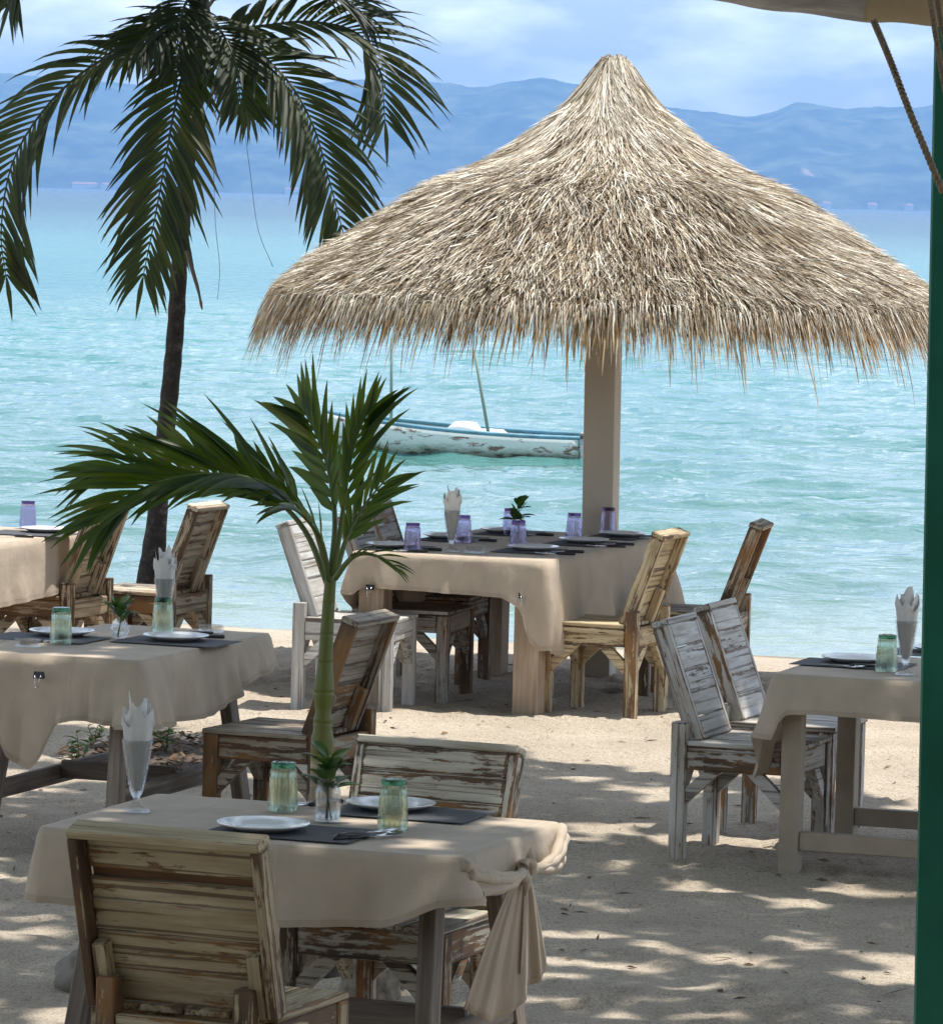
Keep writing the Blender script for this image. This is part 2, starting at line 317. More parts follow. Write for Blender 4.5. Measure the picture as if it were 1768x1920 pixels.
l.new(dd, rr.inputs['Fac']); l.new(rr.outputs['Color'], p.inputs['Base Color']); rg = n.new('ShaderNodeMapRange'); l.new(mr.outputs[0], rg.inputs[0]); rg.inputs[1].default_value = .25; rg.inputs[2].default_value = .7; rg.inputs[3].default_value = .05; rg.inputs[4].default_value = .25; l.new(rg.outputs[0], p.inputs['Roughness']); rs_ = n.new('ShaderNodeMapRange'); l.new(mr.outputs[0], rs_.inputs[0]); rs_.inputs[1].default_value = .40; rs_.inputs[2].default_value = .95; rs_.inputs[3].default_value = .34; rs_.inputs[4].default_value = .20; l.new(rs_.outputs[0], p.inputs['Specular IOR Level']); p.inputs['IOR'].default_value = 1.33
wv = mapping(n, l, ge.outputs['Position'], (.75, 1.0, 1)); b1 = noise_node(n, l, wv, 1.15, 3, .5, .5); b2 = noise_node(n, l, wv, 6, 3, .55, .3); b3 = noise_node(n, l, mapping(n, l, ge.outputs['Position'], (.10, .16, 1)), 1, 3)
hh = math_node(n, l, 'ADD', math_node(n, l, 'ADD', b1.outputs['Fac'], math_node(n, l, 'MULTIPLY', b2.outputs['Fac'], .26)), math_node(n, l, 'MULTIPLY', b3.outputs['Fac'], 1.2))
b4 = noise_node(n, l, mapping(n, l, ge.outputs['Position'], (.30, .42, 1)), 1, 5, .62, .3); fw = n.new('ShaderNodeMapRange'); l.new(mr.outputs[0], fw.inputs[0]); fw.inputs[1].default_value = .22; fw.inputs[2].default_value = .42; fw.inputs[3].default_value = .3; fw.inputs[4].default_value = 7.0
hh = math_node(n, l, 'ADD', hh, math_node(n, l, 'MULTIPLY', b4.outputs['Fac'], fw.outputs[0]))
bump(n, l, p, hh, 1.0, .075)
gy = [26.5]
while gy[-1] < 150: gy.append(gy[-1] * 1.0032)
gs = np.linspace(-1, 1, 230); V = []; gy2 = gy + [170, 220, 400, 1000, 3000, 8900]
for y in gy2:
    row = [-5000.0] + [float(q * (.112 * y + .6)) for q in gs] + [5000.0]
    for i, x in enumerate(row):
        e = 0 if i in (0, 1, len(row) - 2, len(row) - 1) or y > 149 else 1 - sstep(95, 148, y)
        w = Vector((x * .8, y, 0)); z = 0
        if e > 0:
            a = noise.noise(w * .72 + Vector((.5 * noise.noise(w * .4), 0, 0))); b = noise.noise(w * 2.3 + Vector((9, 4, 2))); c = noise.noise(w * .33 + Vector((3, 8, 5)))
            k = sstep(29.5, 36, y); z = e * ((1 - abs(a) * 1.6) * .095 + b * .034 + c * .070 + noise.noise(w * 5.2) * .007) * (.35 + .65 * k)
        V.append((x, y, SEA_Z + z))
nx = len(gs) + 2; F = [(j * nx + i, j * nx + i + 1, (j + 1) * nx + i + 1, (j + 1) * nx + i) for j in range(len(gy2) - 1) for i in range(nx - 1)]
tag(obj('sea', mesh('sea', V, F), m), kind='structure')

HD = 7000.0; KPX = FPX / HD
prof = [(-3000, 150), (-1200, 215), (-500, 190), (0, 206), (250, 190), (450, 196), (700, 214), (850, 203), (980, 223), (1080, 208), (1180, 186), (1250, 174), (1380, 166), (1425, 176), (1470, 194), (1560, 180), (1680, 187), (1768, 207), (2200, 205), (3000, 190), (5000, 160)]
def ridge(px):
    for (a, ha), (b, hb) in zip(prof, prof[1:]):
        if a <= px <= b: t = (px - a) / (b - a); t = t * t * (3 - 2 * t); return ha + (hb - ha) * t
    return 150
gx = np.concatenate([np.arange(-2600, -760, 60), np.arange(-760, 760, 9), np.arange(760, 2600, 60)]); gy = np.linspace(0, 1850, 46); v = []
for j, yy in enumerate(gy):
    t = yy / 1150; sh = (math.sin(min(t, 1) * math.pi / 2)) ** .7 if t < 1 else max(0.25, 1 - (t - 1) * .9)
    for x in gx:
        px = 884 + x * KPX; q = Vector((x * .004, yy * .004, 0))
        ns = noise.fractal(q, 1.0, 2.0, 6) * 32 * min(1, t * 3) * (1 - .75 * max(0, 1 - abs(t - 1) * 3)) + noise.noise(q * 14) * 1.6 + noise.noise(q * 40) * 1.5
        v.append((x * (1 + yy / HD), HD + yy, SEA_Z - 1 + max(0, (ridge(px) / KPX + 2) * (1 + yy / HD) * sh + ns) + (1.2 if t > .02 else 0)))
nx = len(gx); f = [(j * nx + i, j * nx + i + 1, (j + 1) * nx + i + 1, (j + 1) * nx + i) for j in range(len(gy) - 1) for i in range(nx - 1)]
m, n, l, p, _ = newmat('forested_hillside'); co = n.new('ShaderNodeTexCoord').outputs['Object']
q1 = noise_node(n, l, co, .014, 9, .72); r1 = ramp(n, [(.38, (.008, .018, .008)), (.5, (.05, .075, .03)), (.62, (.13, .15, .07))]); l.new(q1.outputs['Fac'], r1.inputs['Fac'])  # forest tones widened so colour stands in for weak relief shading
q2 = noise_node(n, l, mapping(n, l, co, (.011, .004, .016)), 1, 5, .6); r2 = ramp(n, [(.70, (0, 0, 0)), (.74, (1, 1, 1))]); l.new(q2.outputs['Fac'], r2.inputs['Fac'])
l.new(mixc(n, l, r2.outputs['Color'], r1.outputs['Color'], (.36, .24, .17)), p.inputs['Base Color']); p.inputs['Roughness'].default_value = 1; p.inputs['Specular IOR Level'].default_value = 0
tag(obj('island_hills', mesh('island_hills', v, f), m), kind='structure')
HOUSEM = simple('whitewashed_far_wall', (.75, .72, .66), .8); ROOFM = simple('far_roof', (.35, .17, .11), .8)
for i, (px, w) in enumerate([(150, 12), (163, 9), (178, 16), (205, 10), (548, 9), (560, 12), (1498, 9), (1560, 14), (1645, 10), (1650, 9), (1716, 11), (700, 8)]):
    b = PD(px, 0, HD - 6 + (i % 3) * 8); b.z = SEA_Z + .5
    h = empty('shore_house', b, .2 * (i % 4), 'tiny pale far-shore house, ' + ['leftmost, left of the palm', 'second from left, left of palm', 'third from left, widest by the palm', 'nearest the palm trunk', 'left one of two beneath the right fronds', 'right one of two beneath the right fronds', 'just right of the thatch slope', 'between thatch and green post, widest', 'left of a touching pair near green post', 'right of a touching pair near green post', 'closest to the green post', 'touching the thatch\'s left slope'][i], 'house', 'houses on the far shore')
    MB().box((0, 0, 3), (w, 9, 7)).build('wall', HOUSEM, h, False)
    MB().add([(-w / 2 - 1, -5.5, 6.4), (w / 2 + 1, -5.5, 6.4), (w / 2 + 1, 5.5, 6.4), (-w / 2 - 1, 5.5, 6.4), (-w / 2 + 1, 0, 9.5), (w / 2 - 1, 0, 9.5)], [(0, 1, 5, 4), (2, 3, 4, 5), (0, 4, 3), (1, 2, 5), (3, 2, 1, 0)]).build('roof', ROOFM, h, False)
# sea haze over the strait
hz = MB().box((0, 4450, 117), (10600, 9100, 242)).build('haze', None, None, False); tag(hz, kind='stuff')
m = bpy.data.materials.new('sea_haze'); m.use_nodes = True; n = m.node_tree.nodes; n.clear(); o_ = n.new('ShaderNodeOutputMaterial'); pv = n.new('ShaderNodeVolumePrincipled')
pv.inputs['Color'].default_value = (.29, .55, 1, 1); pv.inputs['Density'].default_value = 1.8e-4; pv.inputs['Anisotropy'].default_value = 0; m.node_tree.links.new(pv.outputs[0], o_.inputs['Volume']); hz.data.materials.append(m)
hz.display_type = 'WIRE'

# ------------------------------------------------------------------ thatched parasol
def thatch():
    t = empty('thatched_parasol', PAV, 0, 'big round straw thatched beach parasol on a square cream post', 'parasol')
    tilt = R(-.5); M = Matrix.Rotation(tilt, 4, 'Y')
    board('pole', M @ Vector((0, 0, -.3)), M @ Vector((0, 0, 3.0)), .165, .165, (.24, 1, 0), CREAM_PAINT, t)
    pr = [(0.03, 3.27), (.075, 3.24), (.17, 3.087), (.28, 2.947), (.42, 2.826), (.57, 2.71), (.80, 2.58), (1.02, 2.47), (1.29, 2.287), (1.50, 2.14), (1.68, 2.01), (1.80, 1.90), (1.88, 1.80)]
    rs = np.array([a for a, _ in pr]); zs = np.array([b_ for _, b_ in pr])
    def Z(r): return np.interp(r, rs, zs)
    N = 72; v = []; f = []
    pb = pr[:-2]
    for i, (r, z) in enumerate(pb):
        for k in range(N):
            a = k * 2 * math.pi / N; v.append((r * math.cos(a) * .985, r * math.sin(a) * .985, z - .035))
    m_ = len(pb)
    for i in range(m_ - 1):
        for k in range(N): f.append((i * N + k, (i + 1) * N + k, (i + 1) * N + (k + 1) % N, i * N + (k + 1) % N))
    under = simple('old_thatch_underlayer', (.10, .065, .035), .95, var=.4, sc=25)
    obj('thatch_base', mesh('thatch_base', v, f), under, t)
    # strands, laid in rings from the eave up
    def strands(n, r0a, r0b, la, lb, lift, wid, pal, fringe=False, seed=1):
        g = np.random.default_rng(seed)
        th = g.uniform(0, 2 * math.pi, n); r0 = np.sqrt(g.uniform(r0a ** 2, r0b ** 2, n)); ln = g.uniform(la, lb, n)
        clump = np.array([noise.noise(Vector((math.cos(a) * 6.5 * max(r, .3), math.sin(a) * 6.5 * max(r, .3), seed))) for a, r in zip(th, r0)])
        clump2 = np.array([noise.noise(Vector((math.cos(a) * 2.2, math.sin(a) * 2.2, seed + r * 2.5))) for a, r in zip(th, r0)])
        yaw = g.normal(0, .14, n) + clump * .45 + clump2 * .22
        segs = 4; pts = np.zeros((n, segs + 1, 3)); lf = lift * g.uniform(.3, 1.3, n) + .055 * np.maximum(0, clump - .12) + .02 * np.maximum(0, clump2)
        droop = g.uniform(.45, 1.25, n) + clump * .4; ln = ln * (1 + .45 * clump * (1.0 if fringe else .2))
        r, a, z = r0.copy(), th.copy(), Z(r0) - .012
        for s in range(segs + 1):
            zz = Z(np.minimum(r, 1.86)) if not fringe else Z(np.minimum(r, 1.86))
            over = np.maximum(0, r - 1.80)
            zcur = np.where(r > 1.80, z, zz + lf * (s / segs) ** 1.0)
            pts[:, s, 0] = r * np.cos(a); pts[:, s, 1] = r * np.sin(a); pts[:, s, 2] = zcur
            z = zcur.copy()
            if s < segs:
                step = ln / segs; rn = np.minimum(r + .02, 1.86); sl = (Z(rn) - Z(np.maximum(rn - .04, .03))) / .04
                dr = step / np.sqrt(1 + sl ** 2); hang = np.clip((r + dr - 1.66) / .34, 0, 1) * np.minimum(1.1, droop)
                dr2 = dr * (1 - .80 * hang) + 0 * over; dz = -np.sqrt(np.maximum(step ** 2 - dr2 ** 2, 0))
                r_new = r + dr2 * np.cos(yaw); a = a + dr2 * np.sin(yaw) / np.maximum(r, .08) + g.normal(0, .03, n) * step / np.maximum(r, .15)
                r = r_new; z = np.where(r > 1.80, z + dz, z)
        w = wid * g.uniform(.6, 1.35, n); tang = np.stack([-np.sin(th), np.cos(th), np.zeros(n)], 1)
        up = np.stack([np.cos(th) * .5, np.sin(th) * .5, np.ones(n) * .85], 1); tw = g.normal(0, .7, n)
        side = tang * np.cos(tw)[:, None] + up * np.sin(tw)[:, None]
        prof_w = np.array([.8, 1, .95, .7, .15]); V = np.zeros((n, segs + 1, 2, 3))
        V[:, :, 0] = pts - side[:, None] * (w[:, None] * prof_w)[:, :, None] / 2; V[:, :, 1] = pts + side[:, None] * (w[:, None] * prof_w)[:, :, None] / 2
        base = (np.arange(n) * (segs + 1) * 2)[:, None, None]; q = np.array([[s * 2, s * 2 + 1, s * 2 + 3, s * 2 + 2] for s in range(segs)])[None]
        F = (base + q).reshape(-1, 4)
        pal = np.array(pal); k = np.clip(g.normal(.52, .27, n) + clump * .34 + clump2 * .12, 0, .999) * (len(pal) - 1); i0 = k.astype(int); col = pal[i0] + (pal[i0 + 1] - pal[i0]) * (k - i0)[:, None]
        col = col * g.uniform(.70, 1.2, n)[:, None]
        return V.reshape(-1, 3), F, np.repeat(col, (segs + 1) * 2, axis=0)
    mat = attr_mat('bleached_straw', .5, .08)
    def put(name, parts):
        V = []; F = []; K = []; o = 0
        for a, b_, c_ in parts: V.append(a); F.append(b_ + o); K.append(c_); o += len(a)
        V, F, K = np.concatenate(V), np.concatenate(F), np.concatenate(K)
        me = bpy.data.meshes.new(name); me.vertices.add(len(V)); me.vertices.foreach_set('co', V.ravel()); nf = len(F)
        me.loops.add(nf * 4); me.loops.foreach_set('vertex_index', F.ravel().astype(np.int32)); me.polygons.add(nf)
        me.polygons.foreach_set('loop_start', np.arange(0, nf * 4, 4, dtype=np.int32)); me.update(calc_edges=True)
        ca = me.color_attributes.new('col', 'FLOAT_COLOR', 'POINT'); ca.data.foreach_set('color', np.concatenate([K, np.ones((len(K), 1))], 1).ravel().astype(np.float32)); me.validate()
        o_ = obj(name, me, mat, t); o_['kind'] = 'stuff'; return o_
    grey = [(.05, .03, .016), (.24, .165, .09), (.52, .43, .31), (.80, .73, .61), (.96, .92, .84)]
    brown = [(.10, .05, .018), (.30, .17, .065), (.46, .30, .14), (.60, .47, .29)]
    put('straw_fringe', [strands(5200, 1.50, 1.78, .18, .34, .02, .0075, brown, True, 3), strands(3200, 1.48, 1.78, .20, .38, .05, .0075, brown[1:] + grey[2:4], True, 4), strands(420, 1.55, 1.78, .28, .46, .05, .006, brown, True, 14)])
    put('straw_covering', [strands(17000, .95, 1.62, .30, .52, .05, .007, grey[:4], False, 5), strands(34000, .60, 1.60, .20, .46, .075, .0056, grey, False, 6), strands(19000, 1.30, 1.72, .18, .38, .085, .0056, grey, False, 16),
                           strands(12000, .18, .75, .20, .42, .05, .0056, grey[1:], False, 7), strands(4200, .03, .26, .18, .42, .03, .0055, grey[1:], False, 8)])
    # tied tuft at the tip
    g = random.Random(5); tb = MB()
    for k in range(40):
        a = g.uniform(0, 6.28); r = g.uniform(.0, .062); e = g.uniform(.0, .018); tb.tube([(r * math.cos(a), r * math.sin(a), 3.16), (r * 1.05 * math.cos(a), r * 1.05 * math.sin(a), 3.235 + e), (r * 1.3 * math.cos(a) + g.uniform(-.03, .03), r * 1.3 * math.sin(a), 3.245 + e)], .003, 4)
    tb.build('tip_tuft', simple('tip_straw', (.30, .22, .14), .9, var=.4), t)
    MB().tube([(.078 * math.cos(a), .078 * math.sin(a), 3.215) for a in np.linspace(0, 6.2832, 25)], .008, 6, False).build('tip_binding', ROPE, t)
    return t
thatch()

# ------------------------------------------------------------------ tables and cloths
TH = R(-19)
def uv(th=TH): return Vector((math.cos(th), math.sin(th), 0)), Vector((-math.sin(th), math.cos(th), 0))
def cloth(name, c, a, b, th, zt, drops, label, group=None, folds=.012, seed=1, flare=.03, mat=None):
    # drops: hang at FL corner, front, FR corner, right, BR corner, back, BL corner, left
    root = empty(name, (c.x, c.y, zt), th, label, 'tablecloth', group)
    rad = .025; per = []
    if not isinstance(drops[0], tuple): drops = [(i / 2, d) for i, d in enumerate(drops)]
    ks = [k for k, _ in drops]; dq = [d for _, d in drops]; fx = np.linspace(0, 4, 401); raw = np.interp(fx, ks + [4], dq + [dq[0]]); ker = np.hanning(11); ker /= ker.sum(); dv = np.convolve(np.concatenate([raw[-6:-1], raw, raw[1:6]]), ker, 'valid'); dk = fx
    cs = [(-a, -b), (a, -b), (a, b), (-a, b)]
    for e in range(4):
        p0, p1 = Vector(cs[e]), Vector(cs[(e + 1) % 4]); ln = (p1 - p0).length; k = max(14, int(ln / .022)); nrm = Vector(((p1 - p0).y, -(p1 - p0).x)).normalized()
        for i in range(k):
            t = i / k; q = p0 + (p1 - p0) * (rad / ln + t * (1 - 2 * rad / ln)); per.append((q, nrm, e + t))
        nn = Vector((nrm.x - nrm.y * 0, nrm.y)); p2 = Vector(cs[(e + 2) % 4]); nrm2 = Vector(((p2 - p1).y, -(p2 - p1).x)).normalized()
        for i in range(1, 5):
            w = i / 5; nm = (nrm * (1 - w) + nrm2 * w).normalized(); cc = p1 - (nrm + nrm2) * rad; per.append((cc + nm * rad, nm, e + 1 - 1e-4))
    n = len(per); V = []; F = []
    def drop(s):
        return float(np.interp(s % 4, dk, dv))
    rings = [.0, .3, .6, .85, .97, 1.0]
    V.append((0, 0, 0))
    for r in rings[1:]:
        for q, nm, s in per: V.append((q.x * r, q.y * r, .0012 * noise.noise(Vector((q.x * r * 7, q.y * r * 7, seed)))))
    for k in range(n): F.append((0, 1 + k, 1 + (k + 1) % n))
    for j in range(len(rings) - 2):
        for k in range(n): F.append((1 + j * n + k, 1 + (j + 1) * n + k, 1 + (j + 1) * n + (k + 1) % n, 1 + j * n + (k + 1) % n))
    base = 1 + (len(rings) - 2) * n; rows = 12
    for j in range(1, rows + 1):
        t = j / rows
        for k, (q, nm, s) in enumerate(per):
            d = drop(s); corner = max(0, 1 - abs(s - round(s)) * 5)
            fo = folds * t ** 1.3 * (.5 * math.sin(s * 21 + seed) + 1.6 * noise.noise(Vector((s * 7.3, seed, t * .6))) + 1.3 * noise.noise(Vector((s * 17, seed * 2, t * .8)))) * (1 + corner)
            out = .006 + (flare + .028 * corner) * t * min(1, d / .2) + fo + .004 * (1 - (1 - t) ** 6)
            V.append((q.x + nm.x * out, q.y + nm.y * out, -.012 * (1 - (1 - min(1, t * 5)) ** 2) - max(0, d - .012) * t))
    for j in range(rows):
        for k in range(n): F.append((base + j * n + k, base + (j + 1) * n + k, base + (j + 1) * n + (k + 1) % n, base + j * n + (k + 1) % n))
    sh = obj('sheet', mesh('sheet', V, F), mat or CLOTH, root); md = sh.modifiers.new('thick', 'SOLIDIFY'); md.thickness = .0022; md.offset = -1
    hm = MB(); last = base + rows * n                                    # stitched hem, a second layer just outside
    hv = []
    for k, (q, nm, s) in enumerate(per):
        lo = Vector(V[last + k]); hi = Vector(V[last - n + k]); up_ = (hi - lo); up_.normalize() if up_.length > 1e-4 else None
        o2 = Vector((nm.x, nm.y, 0)) * .0016; hv += [lo + o2, lo + up_ * min(.02, drop(s) * .3) + o2]
    hm.add(hv, [(2 * k, 2 * ((k + 1) % n), 2 * ((k + 1) % n) + 1, 2 * k + 1) for k in range(n)]); hm.build('hem', HEM, root)
    return root
def rect_from(px, z):            # four photo corners FL, FR, BR, BL on height z -> centre, half sizes along u and v
    q = [P(x, y, z) for x, y in px]; u, vv = uv(); c = sum(q, Vector()) / 4
    a = ((q[1] - q[0]).dot(u) + (q[2] - q[3]).dot(u)) / 4; b = ((q[3] - q[0]).dot(vv) + (q[2] - q[1]).dot(vv)) / 4
    return c, a, b
TZ = .75
def slab(root, a, b, mat, z=TZ):
    k = 5
    for i in range(k): board('top_plank', (-a, -b + (i + .5) * 2 * b / k, z - .0245), (a, -b + (i + .5) * 2 * b / k, z - .0245), 2 * b / k - .004, .035, (0, 0, 1), mat, root)
def trestle(c, a, b, label, group):
    t = empty('trestle_table', (c.x, c.y, 0), TH, label, 'table', group); slab(t, a, b, TRESTLE)
    for sx_ in (-1, 1):
        x = sx_ * (a - .12)
        for sy in (-1, 1): board('leg', (x + sx_ * .05, sy * (b + .02), -.03), (x, sy * (b - .16), TZ - .05), .075, .05, (1, 0, 0), TRESTLE, t)
        board('crossbar', (x + sx_ * .002, -b + .10, TZ - .075), (x + sx_ * .002, b - .10, TZ - .075), .06, .035, (1, 0, 0), TRESTLE, t)
        board('crossbar', (x + sx_ * .035, -b + .02, .22), (x + sx_ * .035, b - .02, .22), .07, .03, (1, 0, 0), TRESTLE, t)
    board('stretcher', (-a + .1, 0, .24), (a - .1, 0, .24), .07, .035, (0, 1, 0), TRESTLE, t)
    return t
# near table
c1_, a1_, b1_ = rect_from([(45, 1547), (862, 1606), (1066, 1535), (305, 1491)], TZ + .004)
trestle(c1_, a1_ - .02, b1_ - .02, 'weathered trestle table under the knotted tablecloth nearest the camera', 'trestle tables')
cl1 = cloth('tablecloth', c1_, a1_, b1_, TH, TZ, [(0, .20), (.5, .225), (.85, .20), (1.0, .12), (1.1, .10), (1.5, .13), (1.9, .09), (2, .08), (2.5, .22), (3, .2), (3.5, .21)], 'beige tablecloth tied in a knot at one end, on nearest table', folds=.014, seed=2, flare=.008)
def knot_tail():
    V = []; F = []; nu, nv_ = 30, 16; K = Vector((a1_ + .045, -.02, -.078))
    for lobe, (s0, s1, Lm, ph) in enumerate(((-.62, .12, .36, 0), (.02, .40, .28, 2))):
        V = []; F = []
        for j in range(nv_ + 1):
            t = j / nv_
            for i in range(nu + 1):
                s = s0 + (s1 - s0) * i / nu; wd_ = .02 + .30 * t ** .75; w_ = t ** .6 * (.024 * noise.noise(Vector((i / nu * 4.2, t * .7, ph * 3.1))) + .013 * noise.noise(Vector((i / nu * 10, t * .5, ph))))
                V.append((K.x + s * wd_ * .42 - w_ * .7 - .02 * t, K.y + s * wd_ * .9 + w_ * .5, K.z - (Lm + .05 * math.sin(i / nu * 3.1)) * t))
        for j in range(nv_):
            for i in range(nu): F.append((j * (nu + 1) + i, (j + 1) * (nu + 1) + i, (j + 1) * (nu + 1) + i + 1, j * (nu + 1) + i + 1))
        o = obj('tail', mesh('tail', V, F), CLOTH, cl1); md = o.modifiers.new('thick', 'SOLIDIFY'); md.thickness = .003
    pts = []
    for k in range(40):
        a = k / 39 * 4.2 * math.pi; pts.append(K + Vector((.014 * math.cos(a * .5), .020 * math.cos(a), .020 * math.sin(a) + .008 * math.sin(a * .5))))
    MB().tube(pts, [.012 + .004 * math.sin(k * .9) for k in range(40)], 10).build('knot', CLOTH, cl1)
    for yy in (-b1_, b1_):       # the corner cloth gathered towards the knot: three pleats side by side
        for q in range(4):
            z1 = -.018 - .026 * q; st = Vector((a1_ + .004 + .012 * (q % 2), yy * (1.0 - .03 * q), z1)); path = []
            for i in range(22):
                t = i / 21; path.append(st.lerp(K, t) + Vector((.028 * math.sin(t * math.pi), 0, -.022 * math.sin(t * math.pi) * (1 - q * .15))))
            MB().tube(path, [.017 - .008 * i / 21 + .002 * math.sin(i * 1.1 + q * 2) for i in range(22)], 10).build('pleat', CLOTH, cl1)
    for sg in (-1, 1): MB().tube([K, K + Vector((.012, .012 * sg, .035 if sg > 0 else -.03)), K + Vector((.010, .022 * sg, .065 if sg > 0 else -.07))], [.010, .014, .002], 8).build('knot_end', CLOTH, cl1)
knot_tail()
# left table
c2_, a2_, b2_ = rect_from([(-88, 1222), (268, 1232), (530, 1184), (183, 1169)], TZ + .004)
trestle(c2_, a2_ - .02, b2_ - .02, 'weathered trestle table beside the tall palm trunk, under a clipped cloth', 'trestle tables')
cloth('tablecloth', c2_, a2_, b2_, TH, TZ, [(0, .30), (.22, .29), (.29, .40), (.42, .43), (.50, .38), (.56, .25), (.7, .23), (1, .25), (1.45, .26), (1.8, .17), (2, .12), (2.5, .2), (3, .25), (3.5, .3)], 'beige tablecloth with a black clip on its folded front flap', folds=.022, seed=5, flare=.05)
# pavilion table
c3_, a3_, b3_ = rect_from([(652, 1033), (1010, 1049), (1280, 1003), (893, 992)], TZ + .004)
def heavy_table(c, a, b, label):
    t = empty('dining_table', (c.x, c.y, 0), TH, label, 'table'); slab(t, a, b, PALE)
    for sx_ in (-1, 1):
        for sy in (-1, 1): board('leg', (sx_ * (a - .075), sy * (b - .075), -.06), (sx_ * (a - .075), sy * (b - .075), TZ - .043), .13, .13, (0, 1, 0), PALE, t)
    for sy in (-1, 1): board('apron', (-a + .14, sy * (b - .075), TZ - .1), (a - .14, sy * (b - .075), TZ - .1), .03, .09, (0, 0, 1), PALE, t)
    return t
heavy_table(c3_, a3_ - .02, b3_ - .02, 'long table with thick square pale legs under the thatched parasol')
cloth('tablecloth', c3_, a3_, b3_, TH, TZ, [(0, .2), (.05, .17), (.82, .185), (.93, .24), (.985, .43), (1.04, .47), (1.14, .43), (1.25, .38), (1.5, .40), (2, .36), (2.5, .3), (3, .3), (3.5, .33), (3.95, .3)], 'beige tablecloth held up with two black clips, under the parasol', folds=.024, seed=9, flare=.03)
# right table
q0 = P(1450, 1263, TZ); u_, v_ = uv(); a4_, b4_ = .62, .47; c4_ = q0 + u_ * a4_ + v_ * b4_
t4 = empty('dining_table', (c4_.x, c4_.y, 0), TH, 'plain square-legged beige table half hidden by the green post', 'table'); slab(t4, a4_ - .02, b4_ - .02, BEIGE_PAINT)
for sx_ in (-1, 1):
    for sy in (-1, 1): board('leg', (sx_ * (a4_ - .07), sy * (b4_ - .06), -.02), (sx_ * (a4_ - .07), sy * (b4_ - .06), TZ - .043), .075, .075, (0, 1, 0), BEIGE_PAINT, t4)
for sy in (-1, 1):
    board('stretcher', (-a4_ + .108, sy * (b4_ - .06), .12), (a4_ - .108, sy * (b4_ - .06), .12), .05, .07, (0, 0, 1), BEIGE_PAINT, t4)
    board('apron', (-a4_ + .108, sy * (b4_ - .06), TZ - .09), (a4_ - .108, sy * (b4_ - .06), TZ - .09), .03, .08, (0, 0, 1), BEIGE_PAINT, t4)
cloth('tablecloth', c4_, a4_, b4_, TH, TZ, [(0, .16), (.06, .14), (.6, .15), (1, .2), (1.5, .2), (2, .2), (2.5, .17), (3, .18), (3.3, .2), (3.7, .33), (3.93, .42), (3.985, .40)], 'tan tablecloth with a drooping corner, on the table by the green post', folds=.016, seed=12, flare=.05)
# far left table
q0 = P(128, 1001, TZ); a5_, b5_ = .55, .85; c5_ = q0 - u_ * a5_ + v_ * (-.55)
q0 = P(136, 1000, TZ); c5_ = q0 - u_ * a5_ - v_ * b5_ + v_ * .2
t5 = empty('dining_table', (c5_.x, c5_.y, 0), TH, 'far table at the left edge near the water, mostly under its cloth', 'table'); slab(t5, a5_ - .02, b5_ - .02, PALE)
for sx_ in (-1, 1):
    for sy in (-1, 1): board('leg', (sx_ * (a5_ - .09), sy * (b5_ - .09), -.05), (sx_ * (a5_ - .09), sy * (b5_ - .09), TZ - .043), .10, .10, (0, 1, 0), PALE, t5)
cloth('tablecloth', c5_, a5_, b5_, TH, TZ, [.3, .28, .33, .30, .28, .3, .3, .33], 'sunlit beige tablecloth at the left edge, closest to the water', folds=.014, seed=15, flare=.02)

